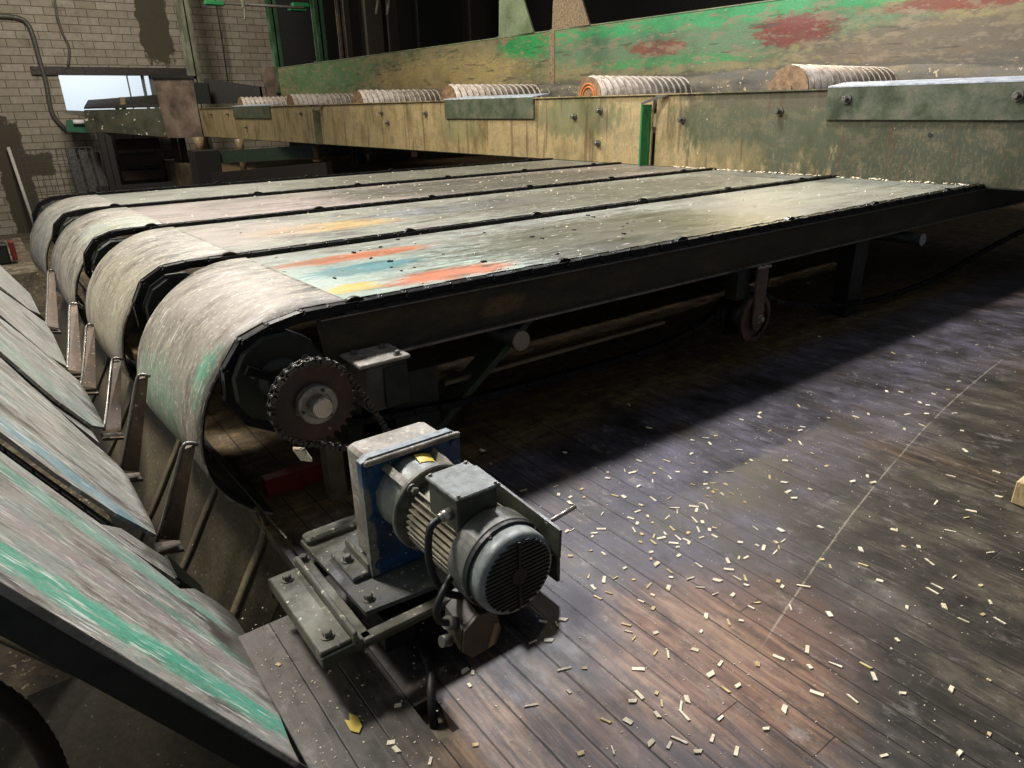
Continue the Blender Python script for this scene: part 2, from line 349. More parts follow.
rustspeck = worn('rust_speckled_support', [(.35, '5a4a36'), (.5, '857258'), (.65, '9c8a6c')], 30, (1, 1, 1), rough=(.6, .8), grime=.2)
bolt_m = plain('grey_bolt_steel', '6d6a62', .4, .5, .3)
grey_pipe = plain('grey_conduit', '4c4840', .5, 0, .3)

def floor_material():
    t = NT('old_dirty_plank_floor'); X, Y, Z = t.xyz()
    u = t.math('DIVIDE', t.math('SUBTRACT', X, .009), .1)
    pid = t.math('FLOOR', u); fr = t.math('FRACT', u)
    wn = t.n('ShaderNodeTexWhiteNoise'); wn.noise_dimensions = '1D'; t.l(pid, wn.inputs['W']); rnd = wn.outputs['Value']
    # wood grain along the plank, distorted around knots
    src = t.comb(t.math('MULTIPLY', X, 1), t.math('ADD', Y, t.math('MULTIPLY', rnd, 9)), t.math('MULTIPLY', pid, .7))
    g = t.noise(26, (1, .10, 1), 5, .65, src=src, dist=.9)
    g2 = t.noise(90, (1, .05, 1), 3, .6, src=src)
    big = t.noise(1.1, (1, 1, 1), 5, .62, (2, 5, 0)); mid = t.noise(4.5, (1, .5, 1), 6, .7, (7, 1, 0))
    woodc = t.ramp(g, [(.32, '1f140d'), (.42, '4a3322'), (.54, '83644a'), (.68, 'b09474')])
    dirt = t.ramp(mid, [(.3, '1a1717'), (.45, '353032'), (.58, '4b4650'), (.75, '686470')])
    ol = t.ramp(mid, [(.3, '15120d'), (.5, '353027'), (.7, '5c5544')])
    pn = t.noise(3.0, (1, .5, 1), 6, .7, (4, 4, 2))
    om = t.math('MAXIMUM', t.patch((2.9, .75, 0), (1.25, .45, 1), pn, 1.3, .5), t.patch((2.2, .4, 0), (.9, .35, 1), pn, 1.2, .5))  # olive zones: partly dirty wood, partly lamp colour painted in
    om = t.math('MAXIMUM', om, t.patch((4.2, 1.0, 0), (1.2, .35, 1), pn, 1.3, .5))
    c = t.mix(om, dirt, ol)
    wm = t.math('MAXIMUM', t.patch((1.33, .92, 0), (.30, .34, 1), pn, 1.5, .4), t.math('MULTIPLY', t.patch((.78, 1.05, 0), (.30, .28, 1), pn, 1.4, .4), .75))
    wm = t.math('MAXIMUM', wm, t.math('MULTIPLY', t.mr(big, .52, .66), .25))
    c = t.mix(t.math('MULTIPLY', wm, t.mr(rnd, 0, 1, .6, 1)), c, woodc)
    red = t.patch((1.45, .92, 0), (.45, .28, 1), pn, 1.4, .5)  # reddish zone: bare wood, with some lamp tint painted into its colour
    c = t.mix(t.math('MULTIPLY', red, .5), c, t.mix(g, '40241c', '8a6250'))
    # brown plank deck left under the machine
    under = t.math('MULTIPLY', t.mr(Y, 2.15, 2.45), t.mr(X, .2, .3))
    uw = t.ramp(t.noise(7, (.8, 2.2, 1), 6, .75, (2, 2, 2)), [(.3, '2c2212'), (.5, '58462a'), (.7, '80683e')])
    c = t.mix(under, c, uw)
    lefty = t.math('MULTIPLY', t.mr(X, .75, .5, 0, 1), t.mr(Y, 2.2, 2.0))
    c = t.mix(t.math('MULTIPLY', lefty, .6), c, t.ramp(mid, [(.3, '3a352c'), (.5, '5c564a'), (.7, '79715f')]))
    c = t.mix(t.math('MULTIPLY', t.math('SUBTRACT', 1.0, under), t.mr(g2, .55, .75, 0, .35)), c, '8d8478')
    c = t.mix(t.mr(t.noise(2.2, (1, .4, 1), 3, .5, (1, 1, 6)), .60, .68, 0, .55), c, '14110f')
    sp = t.noise(70, (1, 1, 1), 3, .6, (6, 6, 6)); c = t.mix(t.mr(sp, .66, .72, 0, .7), c, 'a79c84')
    # long curved scratch scored by something dragged over the floor, and a short one
    d = t.vm('DISTANCE', t.comb(X, Y, 0.), (5.30, -6.85, 0.)); 
    yy = t.math('ADD', t.math('ADD', .395, t.math('MULTIPLY', X, .345)), t.math('MULTIPLY', t.math('MULTIPLY', X, X), -.0285))
    sc = t.math('ABSOLUTE', t.math('SUBTRACT', Y, t.math('ADD', yy, t.math('MULTIPLY', t.math('SUBTRACT', mid, .5), .012))))
    scm = t.math('MULTIPLY', t.mr(sc, .0015, .0045, 1, 0), t.mr(t.noise(14, off=(2, 3, 4)), .3, .5))
    scm = t.math('MULTIPLY', scm, t.mr(X, 1.5, 1.7)); scm = t.math('MULTIPLY', scm, t.mr(X, 4.9, 4.6))
    c = t.mix(t.math('MULTIPLY', scm, .45), c, 'b3a994')
    # faint random scratches
    s2 = t.noise(35, (.12, 1, 1), 2, .5, (3, 9, 9)); c = t.mix(t.mr(s2, .70, .76, 0, .15), c, '9c958a')
    f1 = t.noise(16, (1, .55, 1), 8, .78, (5, 2, 2)); c = t.mix(t.mr(f1, .47, .66, 0, .62), c, '15110e')
    f2 = t.noise(11, (1, .5, 1), 8, .8, (1, 7, 2)); c = t.mix(t.mr(f2, .54, .68, 0, .42), c, '98908a')
    kn = t.n('ShaderNodeTexVoronoi'); kn.inputs['Scale'].default_value = 2.6; t.l(t.vm('MULTIPLY', t.comb(X, Y, 0.), (1., .7, 1.)), kn.inputs['Vector'])
    c = t.mix(t.mr(kn.outputs['Distance'], .035, .09, .8, 0), c, '1c120d')
    # gaps and butt joints
    wob = t.math('MULTIPLY', t.math('SUBTRACT', t.noise(6, off=(1, 2, 3)), .5), .02)
    e = t.math('MINIMUM', t.math('ADD', fr, wob), t.math('SUBTRACT', 1.0, t.math('ADD', fr, wob)))
    gap = t.mr(e, .012, .035, 1, 0)
    wide = t.mr(rnd, .35, .6, .45, 1); gap = t.math('MULTIPLY', gap, wide)
    jy = t.math('FRACT', t.math('DIVIDE', t.math('ADD', Y, t.math('MULTIPLY', rnd, 13.7)), 4.6))
    gap = t.math('MAXIMUM', gap, t.mr(t.math('ABSOLUTE', t.math('SUBTRACT', jy, .5)), .0002, .0007, .6, 0))
    c = t.mix(gap, c, '070504')
    h = t.math('SUBTRACT', t.math('ADD', t.math('MULTIPLY', g, .25), t.math('MULTIPLY', rnd, .25)), gap)
    rg = t.math('ADD', t.mr(mid, .3, .7, .42, .62), t.math('MULTIPLY', under, .25))
    return t.done(c, rg, 0, h, .45, .006, .4)
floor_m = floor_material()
def wall_material():
    t = NT('painted_block_wall'); X, Y, Z = t.xyz()
    b = t.n('ShaderNodeTexBrick'); t.l(t.comb(X, Z, 0.), b.inputs['Vector'])
    b.inputs['Color1'].default_value = lin('8d8474'); b.inputs['Color2'].default_value = lin('a0978a'); b.inputs['Mortar'].default_value = lin('4f483c')
    b.inputs['Scale'].default_value = 1; b.inputs['Mortar Size'].default_value = .014; b.inputs['Mortar Smooth'].default_value = .4
    b.inputs['Brick Width'].default_value = .60; b.inputs['Row Height'].default_value = .235; b.inputs['Bias'].default_value = -.1
    n = t.noise(1.2, detail=6, rough=.7); n2 = t.noise(9, detail=5, off=(3, 3, 3))
    c = t.mix(t.mr(n2, .35, .7, 0, .35), b.outputs['Color'], '6d6455')
    pn = t.noise(2.5, detail=6, rough=.7, off=(8, 1, 1))
    for cc, r in (((6.15, 28.5, 6.0), (.50, 2, 2.9)), ((1.1, 28.5, -.5), (.42, 2, 1.9)), ((1.75, 28.5, .0), (.45, 2, .35))):
        c = t.mix(t.rpatch(cc, r, pn, 1.1, .05), c, '4a4439')
    c = t.mix(t.mr(n, .5, .75, 0, .4), c, '3b352b')
    return t.done(c, .85, 0, b.outputs['Fac'], -.6, .02, .2)
wall_m = wall_material()
dirt_m = worn('sawdust_and_rubble_ground', [(.3, '2e261b'), (.5, '5f523f'), (.7, '8b7d66')], 4, (1, 1, 1), rough=(.8, .95), grime=.3, specks=('b3a382', 25, .64), fine=25)
con_m = plain('dark_ceiling_boards', '2b2722', .8, 0, .4)

# ------------------------------------------------------------------ the setting
f = MB()
XE = .31; HX0, HX1, HY0, HY1 = .605, .667, 1.165, 1.30
for a in ((XE, HX0, -2.5, 1.87), (HX0, HX1, -2.5, HY0), (HX0, HX1, HY1, 1.87), (HX1, 16, -2.5, 1.87), (.58, 16, 1.87, 8.3), (5.4, 16, 8.3, 28.4)):
    f.box(a[0], a[1], a[2], a[3], -.05, 0)
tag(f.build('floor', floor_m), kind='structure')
f = MB().box(-3, 16, -2.5, 28.4, -2.3, -2.1)
tag(f.build('floor_pit', dirt_m), kind='structure')
f = MB()
WY = 28.5
for a in ((-3, 2.98, -2.3, 8.5), (2.98, 6.3, -2.3, 1.55), (2.98, 6.3, 2.74, 8.5), (6.3, 18, -2.3, 8.5)):
    f.box(a[0], a[1], WY, WY+.35, a[2], a[3])
tag(f.build('wall_back', wall_m), kind='structure')
f = MB().box(15.8, 16.2, -2.5, 28.5, -2.3, 8.5)
tag(f.build('wall_right', far_dark), kind='structure')
f = MB().box(-3, 16.2, 7.5, 28.9, 8.5, 8.7)
tag(f.build('ceiling', con_m), kind='structure')
# pit side wall below the edge of the plank floor
f = MB().box(.62, .72, -2.5, 8.3, -2.1, -.05).box(.72, 5.5, 8.2, 8.3, -2.1, -.05).box(5.4, 5.5, 8.3, 28.4, -2.1, -.05)
tag(f.build('wall_pit', apron_m), kind='structure')
# lintel over the opening, window jambs
f = MB().box(2.25, 7.2, WY-.12, WY+.02, 2.74, 2.98)
tag(f.build('trim_1', plain('dark_rusty_lintel', '2a201a', .6, 0, .4)), kind='structure')
wn = MB()
for x, q_ in ((5.0, .04), (5.45, .10), (5.7, .16)): wn.box(x, x+q_, WY+.15, WY+.2, 1.55, 2.74)
wn.box(2.98, 6.3, WY+.15, WY+.2, 1.55, 1.6)
tag(wn.build('window_1', plain('grey_window_frame', '5e6468', .5, 0, .3)), kind='structure')
# outside
yard = MB().box(-6, 20, 30, 60, -.5, -.4)
tag(yard.build('ground_outside', plain('pale_yard_ground', 'c3c6c8', .8, 0, .2, '9aa0a4')), kind='structure')
oh = thing('daylight_backdrop', 'added bright white building seen outside through the wall opening', 'backdrop', (5, 37, -.4))  # added backdrop, lit from outside to make the opening bright
MB().box(-8, 22, 37, 38, -.4, 9).build('backdrop_face', plain('white_backdrop_paint', 'e8edf2', .7, 0, .1, 'c8d0d8'), oh)
MB().box(3.0, 4.1, 36.9, 37.02, .9, 1.6).build('doorway', plain('turquoise_panel', '3fa9a9', .5, 0, .1), oh)

# ------------------------------------------------------------------ deck of the cross conveyor
LY = [2.43, 3.70, 5.08, 6.48, 7.75]          # chain lines
shade_black = plain('inner_shade_black', '0e0d0b', .7, 0, .3)  # black for the cover insides: shade put into the colour
dk = thing('conveyor_table', 'long steel cross-conveyor table with four painted decks and rounded nose covers', 'conveyor', (3.9, 5.1, 0))
prof2 = [(1.055, .800), (.90, .799), (.76, .777), (.63, .72), (.54, .635), (.47, .52), (.435, .40), (.430, .30), (.45, .21), (.50, .12), (.565, .05), (.635, .003)]
prof = [(p.x, p.y) for p in catmull([Vector((a, b)) for a, b in prof2], 5)]
SK = lambda y: -.033*(y-2.45)
SEAM = [(1.055, .985), (1.10, .96), (1.02, .95), (.98, .93)]
for i in range(4):
    y0, y1 = LY[i]+.055, LY[i+1]-.045
    if i == 2: y0 += .0
    xe = 6.60-.04*(y0+y1)/2+.25
    d = MB().hull8([(1.062+SK(y0), y0, DECKZ-.012), (xe, y0, DECKZ-.012), (xe, y1, DECKZ-.012), (1.062+SK(y1), y1, DECKZ-.012), (1.062+SK(y0), y0, DECKZ), (xe, y0, DECKZ), (xe, y1, DECKZ), (1.062+SK(y1), y1, DECKZ)])
    if i == 0: lbl = 'long top plate with orange, teal and yellow paint patches'
    else: lbl = None
    o = d.build('deck_plate', deck_m[i], dk)
    if lbl: o['label'] = lbl
    c = MB(); ph = i*1.7
    tf, tn = ((.20, .07), (.20, .07), (.07, .07), (.03, .07))[i]
    if i == 0: tn = 0
    def wrp(u, v, y, ph=ph, tf=tf, tn=tn):
        k_ = min(1, max(0, (u-.02)/.3)); k_ = k_*k_*(3-2*k_)
        return (.008*math.sin(5*v+ph)*u+SK(y+k_*((1-v)*tn-v*tf)), k_*((1-v)*tn-v*tf), .004*math.sin(7*u+4*v+ph)*u)
    c.sheet(prof, None, y0, y1, .007, 6, warp=wrp)
    o = c.build('nose_cover', cover_m[i], dk)
    inn = []
    for q in range(len(prof)):
        (xa, za), (xb, zb) = prof[max(q-1, 0)], prof[min(q+1, len(prof)-1)]; L_ = math.hypot(xb-xa, zb-za)
        inn.append((prof[q][0]-(zb-za)/L_*.009, prof[q][1]+(xb-xa)/L_*.009))
    MB().sheet(inn, None, y0+.006, y1-.006, .004, 6, warp=wrp).build('cover_shade_sheet', shade_black, o)  # added thin sheet, its black stands for shade inside the cover
    # narrow dark straps beside the covers, under the chains
    MB().box(.9, 6.55-.04*y1+.25, y1+.005, y1+.085, DECKZ-.03, DECKZ-.008).build('chain_track', blk, dk)
MB().box(1.0, 6.65, LY[0]-.03, LY[0]+.05, DECKZ-.03, DECKZ-.008).build('chain_track', blk, dk)
sb = MB().box(.90, 8.4, 2.42, 2.445, .595, .775)
o = sb.build('side_beam', beam_mat, dk)
MB().box(.90, 8.4, 2.395, 2.50, .583, .595).box(.90, 8.4, 2.395, 2.42, .775, .781).build('beam_flange', edge_mat, dk)
for y in (5.08, 7.74):
    MB().box(.95, 8.0, y-.03, y+.03, .56, .76).build('inner_beam', blk, dk)
def deck_leg(x, y):
    l = MB().box(x, x+.07, y, y+.12, 0, .59).box(x-.02, x+.16, y-.01, y+.01, 0, .59).box(x-.05, x+.2, y-.03, y+.16, 0, .012)
    l.build('leg', blk, dk)
for x in (4.95,): deck_leg(x, 2.50)
deck_leg(4.95, 5.0); deck_leg(1.35, 5.05); deck_leg(1.3, 7.7); deck_leg(4.95, 7.7)
MB().bar((1.95, 2.52, .58), (1.33, 2.52, .10), .03, .13, (0, 1, 0)).build('brace', plain('dull_green_steel', '2b3526', .55, 0, .4), dk)
MB().box(1.05, 1.20, 2.47, 2.60, 0, .6).box(.98, 1.42, 2.47, 2.485, .0, .46).build('leg', blk, dk)
MB().bar((1.48, 2.52, .340), (2.95, 2.52, .340), .02, .018).build('lower_rail', plain('brown_worn_rail', '6a5c48', .5, .2, .4), dk)
# end sprocket drums with shaft
for k, y in enumerate(LY):
    dr = MB()
    dr.lathe((.722+SK(y), y-.048, .592), (0, 1, 0), [(0, .168), (.012, .178), (.08, .178), (.092, .168)], 12, False)
    dr.lathe((.722+SK(y), y-.075, .592), (0, 1, 0), [(0, .06), (.02, .09), (.15, .09)], 20)
    o = dr.build('chain_wheel', blk, dk)
    for a in (35, 155, 275):
        c, s = math.cos(rd(a)), math.sin(rd(a))
        MB().bolt((.722+SK(y)+.11*c, y-.05, .592+.11*s), (0, -1, 0), .011, .018).build('bolt', bolt_m, o)
MB().cyl((.735, 2.05, .59), (.55, 7.9, .592), .035, 20).build('drive_shaft', shaft_m, dk)
# clamp bolts on the near drum, seen beside the drive sprocket
cb = MB()
for dx in (0, .03): cb.cyl((.605+dx, 2.32, .665-dx*.6), (.605+dx, 2.40, .665-dx*.6), .010, 8)
cb.bar((.59, 2.335, .675), (.70, 2.335, .615), .02, .03).build('clamp', chain_mat, dk)
for X, z in ((1.80, .515), (5.66, .495)):
    p = MB().cyl((X, 2.36, z), (X, 7.7, z), .045, 20)
    o = p.build('cross_pipe', blk, dk)
    MB().disc((X, 2.352, z), (0, 1, 0), .047, .012, 20, .003).build('pipe_cap', plain('dusty_pipe_end', '8a7d70' if X < 3 else '9a9a9c', .5, .2, .5, '3c342c'), o)

# ------------------------------------------------------------------ conveyor chains with links and rollers
def chain_path(y, k, pitch=.10625):
    cx, cz, R = (.725, .590, .190) if k == 0 else (.715+SK(y), .603, .196)
    pts = []
    x = 6.9
    while x > cx+.06: pts.append((x, DECKZ+.004)); x -= pitch
    a = 90+8
    seg = 2*math.degrees(math.asin(pitch/2/R))
    a = math.degrees(math.atan2(pts[-1][1]-cz, pts[-1][0]-cx))
    a += seg
    while a < 268: pts.append((cx+R*math.cos(rd(a)), cz+R*math.sin(rd(a)))); a += seg
    return pts
def chain_ret(ys):
    low = [(.74, .392), (.95, .33), (1.15, .30), (1.5, .265), (1.9, .25), (2.4, .235), (2.9, .245), (3.25, .31), (3.42, .41), (3.56, .445), (3.72, .41), (3.95, .30), (4.4, .19), (5.0, .10), (5.7, .07), (6.4, .10), (7.3, .21), (8.2, .30)]
    P = catmull([Vector((a, b)) for a, b in low], 12)
    return P
chain_labels = ['black flat link chain along the front edge of the table and sagging underneath', 'black link chain between the front deck and the second deck',
                'black link chain between the second and third decks', 'black link chain between the third and fourth decks', 'black link chain along the far edge of the table']
for k, y in enumerate(LY):
    ch = thing('conveyor_chain', chain_labels[k], 'chain', (3.8, y, DECKZ-.008), 'link chains of the conveyor table')
    P = chain_path(y, k)
    lk = MB(); pn = lk
    for i in range(len(P)-1):
        a = Vector((P[i][0], y, P[i][1])); b = Vector((P[i+1][0], y, P[i+1][1]))
        n = (b-a).cross(Vector((0, 1, 0))).normalized()
        if n.dot(Vector((a.x-.75, 0, a.z-.58))) < 0: n = -n
        off = .022 if i % 2 else .030
        for s_ in (-1, 1):
            lk.bar(a+Vector((0, s_*off, 0)), b+Vector((0, s_*off, 0)), .006, .036, n)
        lk.bar(a*.93+b*.07+n*.012, a*.07+b*.93+n*.012, .036, .008, n)
        pn.cyl(a+Vector((0, -.037, 0)), a+Vector((0, .037, 0)), .010 if i % 2 else .007, 10)
        pn.cyl(a+Vector((0, -.017, 0)), a+Vector((0, .017, 0)), .019, 10)
    lk.build('link_strand', chain_mat, ch)
    for x in (1.05, 2.11, 2.94, 3.95, 4.97, 6.09) if k == 0 else (.85+.1*k*(k < 2), 2.0, 2.97, 4.0, 5.03, 6.1):
        if k == 0 and x > 6.2: continue
        dg = MB()
        dg.prism([(x+.045*math.cos(PI*j/10), y-.012, DECKZ+.006+.032*math.sin(PI*j/10)) for j in range(11)], (0, 1, 0), .024)
        dg.build('dog', chain_mat, ch)
    if k < 2:
        R_ = chain_ret(y); rt_ = MB()
        dist = 0; last = R_[0]; i = 0
        pts = [R_[0]]
        for p in R_[1:]:
            if (p-pts[-1]).length >= .10: pts.append(p)
        for i in range(len(pts)-1):
            a = Vector((pts[i].x, y+.02, pts[i].y)); b = Vector((pts[i+1].x, y+.02, pts[i+1].y)); n = Vector((0, 0, 1))
            off = .014 if i % 2 else .021
            for s_ in (-1, 1): rt_.bar(a+Vector((0, s_*off, 0)), b+Vector((0, s_*off, 0)), .006, .030, n)
            rt_.cyl(a+Vector((0, -.03, 0)), a+Vector((0, .03, 0)), .011, 8)
        rt_.build('return_strand', chain_mat, ch)

# ------------------------------------------------------------------ idler wheel under the beam
iw = thing('idler_wheel', 'rusty brown idler wheel hanging under the near side beam', 'wheel', (3.56, 2.42, .13))
MB().lathe((3.56, 2.33, .285), (0, 1, 0), [(0, .115), (.0, .145), (.016, .145), (.018, .12), (.022, .105)], 32, False, False).lathe((3.56, 2.345, .285), (0, 1, 0), [(0, .05), (.0, .12), (.006, .12)], 32, False).build('wheel_flange', worn('brown_rusty_wheel', [(.3, '2c1c16'), (.5, '57392e'), (.7, '6f5044')], 10, rough=(.45, .7)), iw)
MB().disc((3.56, 2.36, .285), (0, 1, 0), .115, .10, 28).disc((3.56, 2.46, .285), (0, 1, 0), .145, .02, 28).build('wheel_body', blk, iw)
hg = MB().prism([(3.50, 2.315, .60), (3.61, 2.315, .60), (3.605, 2.315, .29)]+[(3.56+.045*math.cos(-PI*j/8), 2.315, .27+.06*math.sin(-PI*j/8)) for j in range(9)]+[(3.515, 2.315, .29)], (0, 1, 0), .012)
hg.build('hanger_plate', worn('brown_hanger', [(.3, '33291f'), (.5, '5a483a'), (.7, '6e5c4a')], 8, rough=(.5, .7)), iw)
MB().box(3.38, 3.50, 2.36, 2.44, .42, .583).build('hanger_bracket', blk, iw)
MB().bolt((3.57, 2.315, .285), (0, -1, 0), .018, .02).build('axle_bolt', shaft_m, iw)
MB().tube([(3.5+i*.02, 2.312, .601+.004*math.sin(i*2)) for i in range(7)], .009, 8).build('weld_bead', plain('dusty_weld', '9a9286', .6), iw)

# ------------------------------------------------------------------ drive sprocket, its chain, bearing block
SC = Vector((.733, 2.11, .592))
sp = thing('drive_sprocket', 'big rusty toothed sprocket with bright hub on the near end shaft', 'sprocket', (SC.x, SC.y, SC.z-.15))
NT_ = 30; RP = .145
tp = []
for i in range(NT_):
    a0 = 2*PI*i/NT_
    for da, r in ((-.25, RP-.010), (-.12, RP+.006), (.12, RP+.006), (.25, RP-.010)):
        a = a0+da*2*PI/NT_; tp.append((SC.x+r*math.cos(a), SC.y-.008, SC.z+r*math.sin(a)))
MB().prism(tp, (0, 1, 0), .014).build('toothed_disc', rust_m, sp)
MB().lathe(SC, (0, -1, 0), [(.008, .068), (.035, .068), (.040, .064), (.04, .045), (.034, .043)], 32, False).build('hub', worn('dusty_hub', [(.3, '5b554e'), (.5, '87817a'), (.7, 'a09a92')], 14, rough=(.3, .5), metal=.4), sp)
MB().lathe(SC, (0, -1, 0), [(.02, .034), (.075, .034), (.079, .031)], 28, False).build('shaft_end', shaft_m, sp)
hb = MB()
for a in (70, 190, 310): hb.cyl(SC+Vector((.055*math.cos(rd(a)), -.039, .055*math.sin(rd(a)))), SC+Vector((.055*math.cos(rd(a)), -.044, .055*math.sin(rd(a)))), .006, 8)
hb.build('set_screw', blk, sp)
# small sprocket behind the gearbox
S2 = Vector((.93, SC.y, .40)); R2 = .055
# path of the roller chain
def tangent_path():
    P = []
    d = S2-SC; D = math.hypot(d.x, d.z); al = math.atan2(d.z, d.x); be = math.acos((RP-R2)/D)
    a1, a2 = al+be, al-be+2*PI
    N = 60
    for i in range(N+1):
        a = a1+(a2-a1)*i/N; P.append(Vector((SC.x+RP*math.cos(a), SC.y, SC.z+RP*math.sin(a))))
    b1, b2 = al-be, al+be
    for i in range(21):
        a = b1+(b2-b1)*i/20; P.append(Vector((S2.x+R2*math.cos(a), SC.y, S2.z+R2*math.sin(a))))
    return P+[P[0].copy()]
P = tangent_path(); L = [0]
for a, b in zip(P, P[1:]): L.append(L[-1]+(b-a).length)
NP = int(L[-1]/.0300/2)*2; pit = L[-1]/NP; Q = []; j = 0
for i in range(NP):
    s_ = i*pit
    while L[j+1] < s_: j += 1
    t_ = (s_-L[j])/(L[j+1]-L[j]); p = P[j].lerp(P[j+1], t_)
    Q.append(p)
rc = thing('roller_chain', 'oily roller chain looped around the rusty sprocket down behind the gearbox', 'chain', (SC.x+.07, SC.y, .26))
pl_ = MB(); ro = pl_
for i in range(NP):
    a, b = Q[i], Q[(i+1) % NP]; n = (b-a).cross(Vector((0, 1, 0))).normalized(); o_ = .012 if i % 2 else .016
    for s_ in (-1, 1):
        y = Vector((0, s_*o_, 0)); m = (a+b)/2
        for q in (a, b): pl_.disc(q+y-Vector((0, .0015, 0)), (0, 1, 0), .0105, .003, 10)
        pl_.bar(a+y, b+y, .003, .015, n)
    ro.cyl(a+Vector((0, -.011, 0)), a+Vector((0, .011, 0)), .0095, 10); ro.cyl(a+Vector((0, -.021, 0)), a+Vector((0, .021, 0)), .005, 8)
pl_.build('link_strand', plain('oily_grey_chain', '4c4a46', .28, .75, .4), rc)
bb = thing('bearing_block', 'grey steel bearing housing bolted below the side beam beside the sprocket', 'bearing', (1.08, 2.3, .40))
MB().box(.96, 1.17, 2.23, 2.41, .615, .63, .003).build('top_plate', gear_side, bb)
MB().box(.985, 1.155, 2.235, 2.40, .43, .612, .006).build('housing', worn('housing_dark', [(.3, '26251f'), (.5, '3b3a32'), (.7, '56544a')], 6, rough=(.35, .6)), bb)
MB().box(1.05, 1.15, 2.22, 2.236, .44, .60, .004).build('cover', blk, bb)
for x, y in ((1.0, 2.37), (1.12, 2.37), (1.13, 2.26)): MB().bolt((x, y, .63), (0, 0, 1), .011, .012).build('bolt', bolt_m, bb)

# ------------------------------------------------------------------ gear motor
gm = thing('gear_motor', 'dusty electric gear motor with blue gearbox and ribbed cooling body', 'motor', (.82, 1.5, .20))
AX = .822; AZ = .448
pf = MB().prism([(.665, 1.62, .205), (.985, 1.62, .205), (.995, 1.62, .575), (.965, 1.62, .597), (.69, 1.62, .597), (.668, 1.62, .585)], (0, 1, 0), .028)
pf.build('gearbox_flange', blue_m, gm)
MB().box(.695, .965, 1.648, 1.785, .205, .578, .012).build('gearbox_casing', gear_side, gm)
MB().box(.675, .988, 1.605, 1.62, .575, .592, .003).build('flange_lip', gear_side, gm)
for x, z in ((.69, .56), (.965, .56), (.69, .24), (.96, .25), (.69, .4), (.97, .4)): MB().bolt((x, 1.62, z), (0, -1, 0), .009, .008).build('bolt', plain('blue_bolt', '23405c', .5, 0, .3), gm)
ft = MB().box(.61, .672, 1.635, 1.80, .20, .216, .003).box(.660, .672, 1.635, 1.80, .20, .245, .003)
ft.build('foot', base_m, gm)
MB().bolt((.635, 1.73, .216), (0, 0, 1), .013, .014).build('foot_bolt', bolt_m, gm)
MB().lathe((AX, 1.62, AZ), (0, -1, 0), [(0, .120), (.03, .115), (.10, .100), (.125, .100)], 36).build('adapter_housing', worn('pale_adapter_paint', [(.3, '5d6468'), (.5, '8a8d86'), (.7, 'a39e8c')], 9, rough=(.35, .6), grime=.2), gm)
for a in (90+38, 90-38, 90+150, 90-150):
    c, s = math.cos(rd(a)), math.sin(rd(a)); e = Vector((c, 0, s)); q = Vector((-s, 0, c))
    b0 = Vector((AX, 1.62, AZ)); b1 = Vector((AX, 1.50, AZ))
    MB().hull8([b0+e*.09-q*.012, b0+e*.09+q*.012, b1+e*.09+q*.012, b1+e*.09-q*.012, b0+e*.140-q*.012, b0+e*.140+q*.012, b1+e*.125+q*.012, b1+e*.125-q*.012]).build('rib', gear_side, gm)
# yellow sticker on the housing
st = MB(); vs = []
for i in range(9):
    for jj, yv in enumerate((1.565, 1.60)):
        a = rd(97-i*3.2-8); r = .1085+.010*(yv-1.565)/.035+.0035; vs.append((AX+r*math.cos(a), yv, AZ+r*math.sin(a)))
st.add(vs, [(2*i, 2*i+1, 2*i+3, 2*i+2) for i in range(8)]); st.build('yellow_sticker', plain('yellow_sticker_paint', 'd6b93a', .5, 0, .2), gm)
MB().lathe((AX, 1.505, AZ), (0, -1, 0), [(0, .128), (.004, .132), (.016, .132), (.020, .128)], 40, False).build('round_flange', worn('dark_grey_flange', [(.3, '34342d'), (.5, '5a594f'), (.7, '7c7a6c')], 9, rough=(.4, .6)), gm)
for a in (52, 128, 232, 308): MB().bolt((AX+.113*math.cos(rd(a)), 1.483, AZ+.113*math.sin(rd(a))), (0, -1, 0), .012, .014).build('flange_bolt', bolt_m, gm)
bd = MB().lathe((AX, 1.483, AZ), (0, -1, 0), [(0, .092), (.03, .090), (.265, .090)], 36)
for i in range(40):
    a = 2*PI*i/40
    if rd(62) < a < rd(118): continue
    e = Vector((math.cos(a), 0, math.sin(a))); c0 = Vector((AX, 1.455, AZ)); c1 = Vector((AX, 1.225, AZ))
    bd.bar(c0+e*.100, c1+e*.100, .026, .0045, Vector((-math.sin(a), 0, math.cos(a))))
bd.build('ribbed_body', motor_m, gm)
fc = MB().lathe((AX, 1.235, AZ), (0, -1, 0), [(0, .119), (.005, .122), (.07, .122), (.074, .118), (.074, .108), (.08, .108)], 44, False)
fc.build('fan_cowl', fan_m, gm)
MB().lathe((AX, 1.161, AZ), (0, -1, 0), [(0, .1195), (.010, .1195), (.012, .113)], 44, False).build('cowl_band', rubber, gm)
MB().lathe((AX, 1.149, AZ), (0, -1, 0), [(0, .112), (.034, .111), (.043, .107), (.045, .100)], 44, True).build('cowl_cap', worn('pale_cap_paint', [(.3, '5e6462'), (.5, '858b88'), (.7, '9aa09c')], 9, rough=(.3, .5), grime=.15), gm)
gr = MB().disc((AX, 1.107, AZ), (0, -1, 0), .099, .002, 36)
for i in range(-8, 9):
    z = i*.0115; wdt = math.sqrt(max(0, .097**2-z*z)); gr.bar((AX-wdt, 1.101, AZ+z), (AX+wdt, 1.101, AZ+z), .006, .0045)
gr.bar((AX, 1.098, AZ-.097), (AX, 1.098, AZ+.097), .005, .006, (1, 0, 0)).disc((AX, 1.102, AZ), (0, -1, 0), .022, .006, 20)
gr.build('fan_grille', plain('dark_brown_grille', '231d17', .5, .2, .4), gm)
